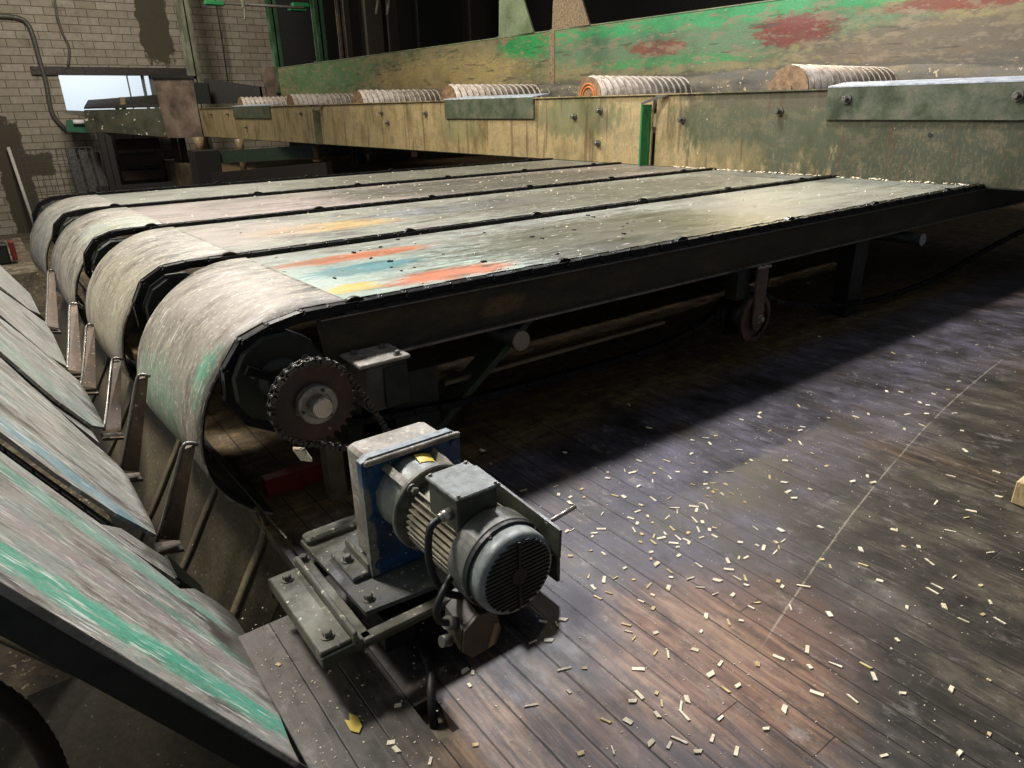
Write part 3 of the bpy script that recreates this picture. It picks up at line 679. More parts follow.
for a in (40, 115, 200, 285, 340): MB().bolt((AX+.1135*math.cos(rd(a)), 1.149, AZ+.1135*math.sin(rd(a))), (0, -1, 0), .004, .004).build('cowl_screw', bolt_m, gm)
MB().box(.742, .862, 1.235, 1.375, AZ+.075, .618, .004).build('terminal_box', box_dark, gm)
lid = MB().box(.736, .868, 1.228, 1.381, .618, .630, .003); lo = lid.build('terminal_box_lid', box_dark, gm)
for x in (.748, .857):
    for y in (1.238, 1.371): MB().bolt((x, y, .630), (0, 0, 1), .005, .004).build('lid_screw', bolt_m, lo)
MB().cyl((.742, 1.27, .572), (.715, 1.268, .570), .016, 16).cyl((.722, 1.27, .571), (.705, 1.268, .570), .012, 16).build('cable_gland', shaft_m, gm)
MB().bar((.935, 1.45, .52), (.935, 1.08, .50), .008, .085).build('side_guard_plate', box_dark, gm)
MB().cyl((.93, 1.13, .535), (1.02, 1.12, .555), .006, 10).build('tie_rod', shaft_m, gm)

cable = MB().tube([(.71, 1.268, .570), (.678, 1.262, .558), (.666, 1.258, .50), (.668, 1.25, .44), (.69, 1.24, .38), (.74, 1.24, .34), (.775, 1.25, .315)], .0095, 12, smooth_path=8)
tag(cable.build('motor_cable', rubber), 'thick black cable looping from the motor terminal box down to the hanging junction box', 'cable')
jb = thing('junction_box', 'dusty brown plastic junction box hanging below the motor', 'box', (.735, 1.235, .20))
jp = []
for (a, b) in ((-.058, -.032), (-.030, -.066), (.045, -.060), (.062, -.020), (.048, .045), (-.005, .060), (-.050, .030)):
    jp.append((.742+a, 1.165, .280+b))
MB().prism(jp, (.1, 1, .1), .09).build('enclosure', brownrub, jb)
MB().prism([(x*.97+.742*.03, 1.155, z*.97+.28*.03) for x, _, z in jp], (.1, 1, .1), .012).build('lid', plain('brown_grey_lid', '4a3f33', .45, 0, .3, '241c14'), jb)
MB().prism([(.758, 1.152, .222), (.775, 1.152, .224), (.797, 1.152, .285), (.782, 1.152, .290)], (0, 1, 0), .004).build('nameplate', plain('tan_label', '85694a', .5, 0, .3), jb)
MB().cyl((.70, 1.20, .30), (.668, 1.195, .325), .017, 14).cyl((.678, 1.20, .262), (.652, 1.20, .27), .015, 14).build('cable_gland', bolt_m, jb)
MB().tube([(.668, 1.195, .325), (.645, 1.19, .345), (.64, 1.19, .385), (.67, 1.20, .42), (.72, 1.23, .43), (.76, 1.25, .40)], .009, 10, smooth_path=6).build('cable_loop', rubber, jb)

# ------------------------------------------------------------------ motor base
mb = thing('mounting_frame', 'grey green steel mounting frame bolted together under the motor', 'frame', (.8, 1.66, 0))
MB().hull8([(.583, 1.50, .183), (1.12, 1.45, .183), (1.12, 1.90, .183), (.568, 1.95, .183), (.583, 1.50, .198), (1.12, 1.45, .198), (1.12, 1.90, .198), (.568, 1.95, .198)]).build('top_plate', base_m, mb)
g = MB().box(.425, .515, 1.445, 1.84, .170, .182, .003).box(.425, .437, 1.445, 1.84, .135, .175, .003)
g.build('end_channel', base_m, mb)
g = MB().box(.515, .528, 1.43, 1.86, .165, .21, .003).box(.52, .565, 1.43, 1.90, .160, .178, .002)
g.build('angle_strip', base_m, mb)
MB().box(.425, 1.215, 1.435, 1.45, .135, .170, .003).build('front_rail', box_dark, mb)
MB().box(.54, 1.215, 1.42, 1.455, .165, .178, .002).build('front_edge', base_m, mb)
MB().box(.425, 1.215, 1.845, 1.86, .10, .170, .003).build('rear_rail', box_dark, mb)
MB().box(1.09, 1.215, 1.40, 1.82, .172, .20, .004).box(1.20, 1.215, 1.40, 1.82, .06, .18, .003).build('end_box', box_dark, mb)
MB().box(.575, 1.12, 1.90, 1.955, .195, .222, .008).build('rear_bar', base_m, mb)
for x, y, z in ((.467, 1.495, .182), (.467, 1.80, .182), (.615, 1.545, .198), (.545, 1.87, .178), (1.15, 1.46, .20)):
    MB().bolt((x, y, z), (0, 0, 1), .013, .013).build('bolt', bolt_m, mb)
MB().box(.64, .74, 1.52, 1.80, 0, .12, .004).build('pedestal', blk, mb)
MB().box(1.0, 1.1, 1.50, 1.80, 0, .12, .004).build('pedestal', blk, mb)
hc = MB().tube([(.74, 1.50, .008), (.715, 1.42, .02), (.69, 1.345, .035), (.655, 1.285, .02), (.638, 1.25, -.06), (.636, 1.235, -.18), (.63, 1.23, -.4)], .0125, 12, smooth_path=8)
tag(hc.build('floor_cable', rubber), 'black cable dropping from under the motor base into the square floor hole', 'cable')

# ------------------------------------------------------------------ infeed slat deck (steep, on the left)
SA = rd(60); SD = Vector((-math.cos(SA), 0, math.sin(SA))); SN = Vector((math.sin(SA), 0, math.cos(SA)))
def sp_(t, y, h=0.): return Vector((.30, y, .02))+SD*t+SN*h
inf = thing('infeed_slope', 'steep infeed conveyor of long worn steel plates at the left', 'conveyor', (0, 3.5, 0))
def plate(pts, th=.012, mat=None, name='slope_plate'):
    return MB().prism([sp_(t, y) for t, y in pts], -SN, th).build(name, mat or slat_m, inf)
TT = 2.2
o = plate([(.02, 1.29), (TT, 1.33), (TT, 2.00), (.50, 1.975), (.21, 1.93), (.11, 2.03), (.0, 2.06), (-.09, 2.06), (-.10, 1.83), (-.04, 1.6), (.015, 1.35)])
o['label'] = 'nearest plate with long green streaks'
plate([(.195, 2.30), (.40, 2.20), (.63, 2.15), (TT, 2.155), (TT, 3.06), (.76, 3.05), (.385, 2.90), (.24, 2.87), (.20, 2.80), (.185, 2.40)])
plate([(.20, 3.37), (.30, 3.20), (.50, 3.12), (.76, 3.155), (TT, 3.16), (TT, 3.87), (.72, 3.87), (.40, 4.0), (.235, 4.02), (.215, 3.9), (.19, 3.5)])
plate([(.30, 4.14), (.45, 3.97), (.72, 3.965), (TT, 3.97), (TT, 4.78), (.67, 4.77), (.45, 5.0), (.325, 5.12), (.29, 4.9), (.285, 4.3)])
plate([(.34, 5.28), (.45, 5.05), (.66, 4.92), (TT, 4.93), (TT, 5.9), (.6, 5.97), (.36, 5.9)])
# narrow guide plates with folded lip in the gaps
for y0, t0, mat in ((2.075, .10, slat_m), (3.10, .26, slat_m), (3.90, .30, slat_m), (4.84, .42, slat_m)):
    MB().prism([sp_(t0, y0, -.02), sp_(t0+.03, y0+.14, -.02), sp_(t0+.26, y0+.10, -.02), sp_(t0+.36, y0+.0, -.02), sp_(TT, y0-.005, -.02), sp_(TT, y0-.045, -.02), sp_(t0+.30, y0-.040, -.02)], -SN, .012).build('guide_plate', mat, inf)
    MB().prism([sp_(t0-.02, y0+.13, -.075), sp_(t0-.02, y0+.13, -.03), sp_(1.6, y0+.03, -.03), sp_(1.6, y0+.03, -.075)], (0, 1, 0), .02).build('guide_rail', blk, inf)
    ck = MB()
    for i in range(14):
        a = sp_(t0+.32+i*.09, y0+.045, -.03); b = sp_(t0+.40+i*.09, y0+.045, -.03); ck.bar(a, b, .022, .014, SN)
    ck.build('slope_chain', chain_mat, inf)
MB().prism([sp_(-.02, 1.30, -.014), sp_(TT, 1.335, -.014), sp_(TT, 1.335, -.075), sp_(-.02, 1.30, -.075)], (0, 1, 0), .012).build('side_beam', blk, inf)
MB().prism([sp_(-.04, 1.295, 0), sp_(TT, 1.33, 0), sp_(TT, 1.33, -.016), sp_(-.04, 1.295, -.016)], (0, -1, 0), .004).build('edge_strip', edge_mat, inf)
for y in (2.1, 3.1, 3.9, 4.9, 5.9):
    MB().bar(sp_(.1, y+.1, -.12), sp_(TT, y+.05, -.12), .05, .10, SN).build('support_rail', blk, inf)
MB().bolt(sp_(.25, 1.30, -.16), (0, -1, 0), .006, .006).build('bolt', bolt_m, inf)
# lower apron plates under the slope, in shade
MB().prism([(.17, 1.52, -.02), (-.25, 1.60, .55), (-.30, 2.4, .30), (.12, 2.4, -.4)], (0, 0, -1), .01).build('lower_plate', apron_m, inf)
MB().prism([(-.9, 1.7, -.75), (.55, 1.7, -.75), (.55, 2.6, -.45), (-.9, 2.6, -.45)], (0, 0, -1), .01).build('pit_tray', apron_m, inf)
MB().bar((-.55, 1.45, -.2), (.20, 1.62, -.32), .05, .12).build('pit_beam', blk, inf)

hose = MB().tube([(-.50, 1.27, .78), (-.32, 1.30, .68), (-.21, 1.38, .51), (-.17, 1.44, .31), (-.17, 1.48, .10), (-.20, 1.50, -.15), (-.24, 1.52, -.45)], .022, 12, smooth_path=14, ribs=1)
tag(hose.build('ribbed_hose', plain('dark_brown_hose', '201815', .5, 0, .4)), 'dark ribbed hose hanging under the near edge of the slope', 'hose')

# lugs standing at the foot of the slope plates
lugs = [((.204, 2.30, .17), (.345, 2.235, .495), 'near corner of second slope plate, tallest rough-edged'), ((.185, 2.86, .20), (.345, 2.95, .52), 'far corner of the second slope plate'),
        ((.200, 3.38, .18), (.340, 3.70, .385), 'near corner of the third slope plate'), ((.187, 4.01, .20), (.33, 4.55, .36), 'far corner of the third slope plate'),
        ((.152, 4.14, .26), (.30, 4.95, .41), 'near corner of the fourth slope plate'), ((.14, 5.10, .28), (.29, 6.15, .42), 'far corner of the fourth slope plate, the farthest')]
def lug(b, t, lab):
    b = Vector(b); t = Vector(t)-Vector((.02, 0, 0))
    o = thing('upright_lug', 'rusty flat steel stop bar at the '+lab, 'stop bar', (b.x, b.y, b.z), 'upright stop bars along the foot of the slope')
    m = (b+t)/2
    MB().hull8([b, b+Vector((.060, .0, -.03)), b+Vector((.060, .025, -.03)), b+Vector((0, .025, 0)), t, t+Vector((.042, 0, 0)), t+Vector((.042, .025, 0)), t+Vector((0, .025, 0))]).build('web', rust_lug, o)
    pts = [b+Vector((-.004, .0, -.004)), b.lerp(t, .3), b.lerp(t, .65), t, t+Vector((.02, .005, .015)), t+Vector((.05, .01, .0))]
    MB().tube(pts, .007, 8, smooth_path=3).build('worn_edge', edge_mat, o)
    MB().prism([b+Vector((-.02, -.03, -.03)), b+Vector((.065, -.03, -.05)), b+Vector((.065, .04, -.05)), b+Vector((-.02, .04, -.03))], (0, 0, -1), .012).build('foot', rust_lug, o)
for b, t, lab in lugs: lug(b, t, lab)
bk = MB().hull8([sp_(.02, 2.07, -.05), sp_(.02, 2.16, -.05), sp_(.16, 2.22, -.05), sp_(.16, 2.07, -.05), sp_(.02, 2.07, -.012), sp_(.02, 2.16, -.012), sp_(.16, 2.22, -.012), sp_(.16, 2.07, -.012)])
bk.build('end_block', blk, inf)

# chute sheet under the nose covers
ap = thing('chute_sheet', 'big dusty olive sheet-metal chute running down behind the stop bars', 'chute', (.4, 3.5, -.6))
cp = [(.585, .07), (.603, .0), (.575, -.09), (.50, -.22), (.42, -.36), (.33, -.50), (.22, -.68)]
cp = [(p.x, p.y) for p in catmull([Vector(p) for p in cp], 4)]
MB().sheet(cp, None, 2.19, 7.6, .006, 1, warp=lambda u, v, y: (SK(y), 0, 0)).build('sheet', apron_m, ap)
for y in (2.42, 3.0, 3.6, 4.6, 5.4):
    q = [(x-.012, z+.004) for x, z in cp]
    MB().sheet(q, None, y, y+.05, .010, 1, warp=lambda u, v, y: (SK(y), 0, 0)).build('rib', apron_m, ap)

# red beam, timber block under the drum
tag(MB().box(.66, 1.10, 2.62, 2.68, .0, .085, .003).build('red_beam', red_m), 'dark red steel bar lying on the floor beneath the sprocket', 'beam')
MB_ = MB().box(.86, .93, 2.42, 2.50, 0, .26, .004); tag(MB_.build('timber_prop', plain('old_grey_timber', '5c5140', .7, 0, .4)), 'short grey timber prop standing under the drive sprocket', 'post')
tag(MB().hull8([(.655, 2.10, .400), (.690, 2.09, .388), (.70, 2.12, .388), (.665, 2.13, .400), (.635, 2.10, .445), (.670, 2.09, .433), (.68, 2.12, .433), (.645, 2.13, .445)]).build('wood_block', wood_pale), 'pale square wood block stuck below the rusty sprocket', 'wood block')
tag(MB().box(2.98, 3.07, .66, .72, 0, .10, .004).build('timber_offcut', wood_m), 'orange-brown timber offcut standing on the floor at the right edge', 'timber')

# ------------------------------------------------------------------ roller conveyor behind
RZ = lambda y: .793+.002*y
RX = lambda y: 6.813-.04*y
RH = .783
rcn = thing('roller_conveyor', 'long raised roller conveyor trough with tan and green side beam', 'conveyor', (6.6, 12, .8))
def rpoly(ys, za, zb, off=0., th=.02, mat=None, name='side_beam', par=None):
    pts = [(RX(y)+off, y, RZ(y)+z) for y, z in zip(ys, za)]+[(RX(y)+off, y, RZ(y)+z) for y, z in zip(reversed(ys), reversed(zb))]
    return MB().prism(pts, (1, 0, 0), th).build(name, mat or rbeam_m, par or rcn)
rpoly([-.5, 5.93], [0, 0], [RH, RH]); rpoly([5.99, 15.0], [0, 0], [RH, RH]); rpoly([15.05, 23.4], [0, 0], [RH, RH])
MB().prism([(RX(-.5)-.03, -.5, RZ(0)+RH), (RX(23.4)-.03, 23.4, RZ(23.4)+RH), (RX(23.4)+.06, 23.4, RZ(23.4)+RH), (RX(-.5)+.06, -.5, RZ(0)+RH)], (0, 0, 1), .012).build('top_lip', rbeam_m, rcn)
MB().prism([(RX(-.5)-.0, -.5, RZ(0)-.0), (RX(23.4), 23.4, RZ(23.4)), (RX(23.4)+.12, 23.4, RZ(23.4)), (RX(-.5)+.12, -.5, RZ(0))], (0, 0, -1), .012).build('bottom_flange', blk, rcn)
# joint flange: bright green upright
for y, m in ((5.96, joint_green), (15.02, guard_m)):
    MB().box(RX(y)-.16, RX(y)+.02, y-.012+.06, y+.012+.06, RZ(y)+.0, RZ(y)+RH-.10).build('joint_flange', m, rcn)
    MB().prism([(RX(y)-.16, y+.05, RZ(y)+RH-.10), (RX(y)-.16, y+.075, RZ(y)+RH-.10), (RX(y)+.02, y-.15, RZ(y)+RH+.01), (RX(y)+.02, y-.25, RZ(y)+RH+.01)], (0, 0, 1), .02).build('gusset', edge_mat, rcn)
# folded guard plates over the beam
def guard(y0, y1, h, topm, sl=.0):
    y0b = y0+sl
    g = MB().prism([(RX(y0b)-.018, y0b, RZ(y0)+RH-h), (RX(y1)-.018, y1, RZ(y1)+RH-h), (RX(y1)-.018, y1, RZ(y1)+RH+.02), (RX(y0)-.018, y0, RZ(y0)+RH+.02)], (-1, 0, 0), .014).build('guard_plate', guard_m, rcn)
    MB().prism([(RX(y0)-.034, y0, RZ(y0)+RH+.02), (RX(y1)-.034, y1, RZ(y1)+RH+.02), (RX(y1)+.26, y1, RZ(y1)+RH+.055), (RX(y0)+.26, y0, RZ(y0)+RH+.055)], (0, 0, 1), .012).build('guard_top', topm, g)
guard(-.5, 3.86, .26, white_top); guard(8.1, 10.3, .26, white_top); guard(17.8, 20.4, .26, white_top)
for y, z in ((5.55, .52), (4.35, .60), (3.66, .70), (2.30, .70), (7.30, .55), (6.84, .62), (6.86, .23), (12.4, .62), (10.9, .60), (12.2, .45), (20.9, .62), (19.6, .30), (22.3, .62), (16.0, .62)):
    MB().bolt((RX(y)-(.034 if y < 3.9 else .002), y, RZ(y)+z), (-1, 0, 0), .028, .05).build('bolt', bolt_m, rcn)
MB().disc((RX(2.9)-.002, 2.9, RZ(2.9)+.40), (-1, 0, 0), .018, .004, 14).build('hole', rubber, rcn)
# pale weld crumbs along the bottom
# rollers
rl = [(4.35, 0), (7.15, 1), (10.35, 2), (13.5, 3), (16.8, 4), (20.1, 5)]
names = ['nearest the camera, worn smooth, largest in view', 'with a bright orange rusty end ring', 'half hidden behind the white-topped guard plate', 'third from the far end', 'second from the far end', 'at the far end, smallest in view']
for y, k in rl:
    x0 = RX(y)+.10; z0 = RZ(y)+RH+.015; R_ = .225; L_ = 1.85
    o = thing('spiral_roller', 'pale spiral-ribbed steel roller '+names[k], 'roller', (x0, y, z0-R_), 'spiral rollers of the roller conveyor')
    MB().lathe((x0, y, z0), (1, 0, 0), [(0, R_-.03), (.0, R_), (L_, R_)], 36, True).build('drum', roller_m, o)
    sp2 = []; turns = 15
    for i in range(turns*24+1):
        a = 2*PI*i/24; sp2.append((x0+.03+(L_-.06)*i/(turns*24), y+(R_+.002)*math.cos(a), z0+(R_+.002)*math.sin(a)))
    MB().tube(sp2, .020 if k else .008, 6).build('spiral_rib', roller_m, o)
    e = MB().lathe((x0-.012, y, z0), (1, 0, 0), [(0, .07), (0, R_), (.012, R_)], 32, False).disc((x0-.03, y, z0), (1, 0, 0), .05, .03, 18); eo = e.build('end_disc', roller_end, o)
    if k == 1:
        for r in (.105, .145): MB().ring((x0-.014, y, z0), (1, 0, 0), r, .012, 30, 8).build('orange_ring', orange_m, eo)
MB().prism([(RX(-.5)+.1, -.5, RZ(0)+.35), (RX(23)+.1, 23, RZ(23)+.35), (RX(23)+2.0, 23, RZ(23)+.35), (RX(-.5)+2.0, -.5, RZ(0)+.35)], (0, 0, 1), .01).build('trough_floor', far_dark, rcn)
# rear board
XR = lambda y: 8.75-.04*y
def rb(y0, y1, z0, z1, mat, name, off=0, th=.03):
    return MB().prism([(XR(y0)+off, y0, z0), (XR(y1)+off, y1, z0), (XR(y1)+off, y1, z1+.0), (XR(y0)+off, y0, z1)], (1, 0, 0), th).build(name, mat, rcn)
rb(-.5, 9.92, 1.15, 2.66, rear_m, 'rear_board'); rb(9.96, 22.0, 1.15, 2.67, rear_m, 'rear_board')
MB().prism([(XR(-.5)-.012, -.5, 2.655), (XR(22)-.012, 22, 2.665), (XR(22)+.05, 22, 2.665), (XR(-.5)+.05, -.5, 2.655)], (0, 0, 1), .015).build('board_top_edge', sage_m, rcn)
rb(9.88, 10.0, 1.6, 2.66, rustspeck, 'board_joint', -.012, .012)
# dented lower strip of grey sheet with wavy bulges
wv = MB(); N = 60; vs = []
for i in range(N+1):
    y = -.5+21.0*i/N
    for jj, (z, o_) in enumerate(((1.45, -.05), (1.74, -.10), (1.84+.035*math.sin(i*1.1)+.03*math.sin(i*.37), -.035))):
        vs.append((XR(y)+o_-.02*math.sin(i*.9+jj), y, z))
wv.add(vs, [(3*i+j, 3*i+j+1, 3*i+j+4, 3*i+j+3) for i in range(N) for j in range(2)], True)
wv.add([(v[0]+.008, v[1], v[2]) for v in vs], [(3*i+j, 3*i+j+3, 3*i+j+4, 3*i+j+1) for i in range(N) for j in range(2)], True)
wv.build('dented_strip', worn('dented_grey_brown_strip', [(.3, '2f2d28'), (.5, '5d574c'), (.7, '8a7c66')], 2, (1, 1, 3), rough=(.5, .8), specks=('b7a684', 18, .66)), rcn)
# end hood
hd = thing('end_hood', 'brown rusty hood plate closing the far left end of the roller conveyor', 'hood', (5.85, 24.3, .8))
MB().hull8([(5.10, 24.6, .80), (5.86, 23.5, .80), (5.90, 23.55, .80), (5.14, 24.65, .80), (4.98, 24.6, 2.62), (5.86, 23.5, 2.50), (5.90, 23.55, 2.50), (5.02, 24.65, 2.62)]).build('face_plate', hood_m, hd)
MB().hull8([(5.86, 23.5, 1.75), (6.15, 23.1, 1.75), (6.2, 23.15, 1.75), (5.9, 23.55, 1.75), (5.86, 23.5, 2.35), (6.15, 23.1, 2.30), (6.2, 23.15, 2.30), (5.9, 23.55, 2.35)]).build('side_plate', blk, hd)
MB().hull8([(4.95, 24.5, 2.50), (5.88, 23.4, 2.44), (6.0, 23.6, 2.44), (5.0, 24.8, 2.50), (4.95, 24.5, 2.62), (5.88, 23.4, 2.52), (6.0, 23.6, 2.52), (5.0, 24.8, 2.62)]).build('top_fold', far_dark, hd)
MB().hull8([(6.2, 23.6, 1.75), (7.5, 22.6, 1.75), (7.6, 22.7, 1.75), (6.3, 23.7, 1.75), (6.2, 23.6, 2.45), (7.5, 22.6, 2.20), (7.6, 22.7, 2.20), (6.3, 23.7, 2.45)]).build('sloping_side', far_dark, hd)
MB().box(7.55, 8.0, 22.05, 22.3, 1.5, 2.72).build('end_post', hood_m, hd)

# ------------------------------------------------------------------ posts on top and supports
def V(px, py, ax, val):
    d = rt*((px-512)/FPX)+up*((384-py)/FPX)+fw; o = Vector((0, 0, CAMZ)); i = 'xyz'.index(ax)
    return o+d*((val-o[i])/d[i])
def upright(name, label, x, y, z0, z1, wx, wy, mat, cat='post', group=None):
    t = thing(name, label, cat, (x, y, z0), group)
    MB().box(x-wx/2, x+wx/2, y-wy/2, y-wy/2+.04, z0, z1).box(x-.02, x+.02, y-wy/2, y+wy/2, z0, z1).box(x-wx/2, x+wx/2, y+wy/2-.04, y+wy/2, z0, z1).build('i_section', mat, t)
    MB().box(x-wx*.7, x+wx*.7, y-wy*.7, y+wy*.7, z0, z0+.03).build('foot_plate', mat, t)
upright('steel_post', 'cream and green painted steel post rising behind the rusty end hood', 6.6, 26.2, -2.1, 7.5, .30, .50, cream_post)
upright('steel_post', 'light green steel post at the left end of the rear board', 7.95, 22.0, 2.0, 7.0, .24, .24, green_post)
upright('steel_post', 'dark green steel post second along the rear board', 8.15, 19.2, 2.69, 7.0, .24, .24, green_post)
upright('steel_post', 'short brownish post behind the dark green post', 8.9, 19.5, -.0, 7.0, .15, .15, hood_m)
for y0, y1, m, lab in ((10.40, 11.45, sage_m, 'wide pale sage-green tapered bracket standing on the rear board'), (9.05, 10.0, rustspeck, 'wide rust-speckled tapered bracket right of the sage-green one')):
    t = thing('support_bracket', lab, 'bracket', (8.3, (y0+y1)/2, 2.67))
    x = XR((y0+y1)/2)+.0
    MB().prism([(x, y0, 2.67), (x, y1, 2.67), (x, y1-.10, 4.2), (x, y0+.8, 4.2)], (1, 0, 0), .03).build('web', m, t)
    MB().box(x-.02, x+.3, y0-.0, y1, 2.672, 2.69).build('foot_plate', m, t)
    MB().prism([(x, y1-.02, 2.67), (x+.3, y1-.02, 2.67), (x+.3, y1-.12, 4.2), (x, y1-.12, 4.2)], (0, 1, 0), .02).build('side_flange', m, t)
# overhead green rail with fittings and hanging strips
orl = thing('overhead_rail', 'thin overhead rail with green fittings crossing in front of the back wall', 'rail', (8, 22, 4.4))
MB().cyl(V(205, 2, 'y', 22), V(305, 8, 'y', 20), .04, 8).build('pipe', grey_pipe, orl)
for px, py in ((214, 3), (300, 5), (297, 9)):
    p = V(px, py, 'y', 21.5); MB().box(p.x-.25, p.x+.25, p.y-.1, p.y+.1, p.z-.06, p.z+.05, .02).build('fitting', joint_green, orl)
for i, (px, ln) in enumerate(((243, 20), (241, 8))):
    a = V(px, 0, 'y', 21); b = V(px+2, ln, 'y', 21); tag(MB().tube([a, (a+b)/2+Vector((.02, 0, 0)), b], .025, 6, smooth_path=4).build('hanging_strap', cream_post), ['thin pale strap hanging left of the light green post', 'short pale strap beside the longer strap'][i], 'strap')
for i, px in enumerate((376, 387)):
    a = V(px+2, 0, 'y', 16); b = V(px, 14+i, 'y', 16); tag(MB().tube([a, b], .03, 8).build('hanging_tube', cream_post), ['left of two pale tubes hanging in front of the dark columns', 'right of two pale tubes hanging in front of the dark columns'][i], 'tube')
# legs under the far part
def pleg(label, px, ptop, pbot, Y, r, mat):
    t = thing('pipe_support', label, 'leg', V(px, pbot, 'y', Y))
    a = V(px, ptop, 'y', Y); b = Vector((a.x, a.y, 0)); b.z = -.1
    MB().cyl(a, Vector((a.x, a.y, a.z-(a.z-b.z)*.45)), r*1.5, 14, r*.9).build('upper_cone', mat, t)
    MB().disc((a.x, a.y, a.z-(a.z-b.z)*.47), (0, 0, 1), r*1.7, .05, 14).build('collar', mat, t)
    MB().cyl(Vector((a.x, a.y, a.z-(a.z-b.z)*.47)), b, r, 14).build('lower_tube', mat, t)
pleg('tan tapered pipe leg with collar under the hood', 198, 137, 187, 22.0, .10, pipe_brown)
pleg('short brown leg under the far roller beam', 239, 139, 170, 19.5, .08, pipe_brown)
pleg('brown leg right of the green cross rail', 316, 143, 168, 16.5, .07, pipe_brown)
tag(MB().bar(V(208, 158, 'y', 20), V(318, 151, 'y', 17), .1, .30).build('cross_rail', far_green), 'dark green cross rail under the far roller beam', 'rail')
tag(MB().bar(V(215, 182, 'y', 18), V(330, 172, 'y', 15), .2, .42).build('ground_beam', plain('dark_brown_beam', '241b13', .6, 0, .4)), 'dark brown beam lying behind the far deck', 'beam')
tag(MB().box(4.6, 5.2, 19.5, 20.2, -2.1, .60).build('motor_cabinet', far_dark), 'tall dark brown cabinet behind the tan pipe leg', 'cabinet')
# far conveyor in front of the opening
fcv = thing('far_conveyor', 'dark low conveyor trough standing in front of the wall opening', 'conveyor', (4.2, 25.5, -1))
a = V(86, 120, 'y', 26); b = V(168, 122, 'y', 24.5)
MB().hull8([V(86, 131, 'y', 26), V(168, 137, 'y', 24.6), V(168, 137, 'y', 25.0), V(86, 131, 'y', 26.4), V(84, 110, 'y', 26), V(168, 108, 'y', 24.6), V(168, 108, 'y', 25.0), V(84, 110, 'y', 26.4)]).build('side_beam', worn('olive_far_beam', [(.3, '1f2116'), (.5, '3a3a26'), (.7, '54503a')], 2, rough=(.5, .7), specks=('c9c4b0', 9, .68)), fcv)
MB().hull8([V(84, 109, 'y', 26), V(168, 107, 'y', 24.6), V(165, 96, 'y', 26.5), V(88, 102, 'y', 27.5), V(84, 107, 'y', 26), V(168, 105, 'y', 24.6), V(165, 94, 'y', 26.5), V(88, 100, 'y', 27.5)]).build('cover_sheet', far_dark, fcv)
MB().box(a.x+1.0, a.x+1.12, 25.6, 25.75, 1.0, 2.0).build('upright', pipe_brown, fcv)
MB().bar(V(114, 112, 'y', 25.7), V(124, 102, 'y', 25.7), .06, .08).build('lever', pipe_brown, fcv)
for px in (100, 106, 172, 180):
    p = V(px, 132, 'y', 25.8); MB().box(p.x-.09, p.x+.09, 25.7, 25.9, -2.1, p.z).build('leg', far_dark, fcv)
MB().box(3.0, 5.3, 25.9, 26.0, -.9, -.6).build('lower_rail', far_dark, fcv)
MB().hull8([V(64, 113, 'y', 27), V(88, 118, 'y', 27), V(88, 118, 'y', 27.6), V(64, 113, 'y', 27.6), V(62, 110, 'y', 27), V(86, 111, 'y', 27), V(86, 111, 'y', 27.6), V(62, 110, 'y', 27.6)]).build('end_shelf', edge_mat, fcv)
MB().hull8([V(66, 131, 'y', 27), V(86, 133, 'y', 27), V(86, 133, 'y', 27.4), V(66, 131, 'y', 27.4), V(66, 120, 'y', 27), V(86, 120, 'y', 27), V(86, 120, 'y', 27.4), V(66, 120, 'y', 27.4)]).build('green_drive_box', plain('far_green_box', '1d5a40', .5, 0, .3), fcv)
MB().cyl(V(73, 122, 'y', 26.9), V(84, 122, 'y', 26.9), .07, 12).build('white_roller', plain('white_plastic', 'd8d8d4', .5, 0, .1), fcv)
bs = thing('board_stack', 'stack of dark reddish boards behind the legs of the far conveyor', 'boards', (4.2, 27.6, -2.1))
for i in range(7):
    z = -2.1+i*.50; MB().box(4.0, 5.35, 27.2, 27.9, z, z+.34, .02).build('board', worn('reddish_dark_boards_%d' % i, [(.3, '1d120c'), (.5, '35231a'), (.7, '4a3a2a')], 1, (1, 1, 3), rough=(.6, .8)), bs)
dp = ['left', 'second', 'third', 'right']
for i in range(4):
    x = 2.62+.34*i
    MBx = MB().hull8([(x, 26.9, -2.1), (x+.26, 26.9, -2.1), (x+.26, 27.1, -2.1), (x, 27.1, -2.1), (x-.05, 27.5, .52-.07*i), (x+.21, 27.5, .50-.07*i), (x+.21, 27.7, .50-.07*i), (x-.05, 27.7, .52-.07*i)])
    tag(MBx.build('dark_panel', plain('slate_dark_panel_%d' % i, ['20262a', '23221f', '3b3a34', '2b2a26'][i], .6, 0, .4)), 'tall dark panel leaning behind the wire mesh, %s of the four' % ('leftmost' if i == 0 else 'rightmost' if i == 3 else ['', 'second from the left', 'third from the left'][i]), 'panel', 'dark panels behind the wire mesh')
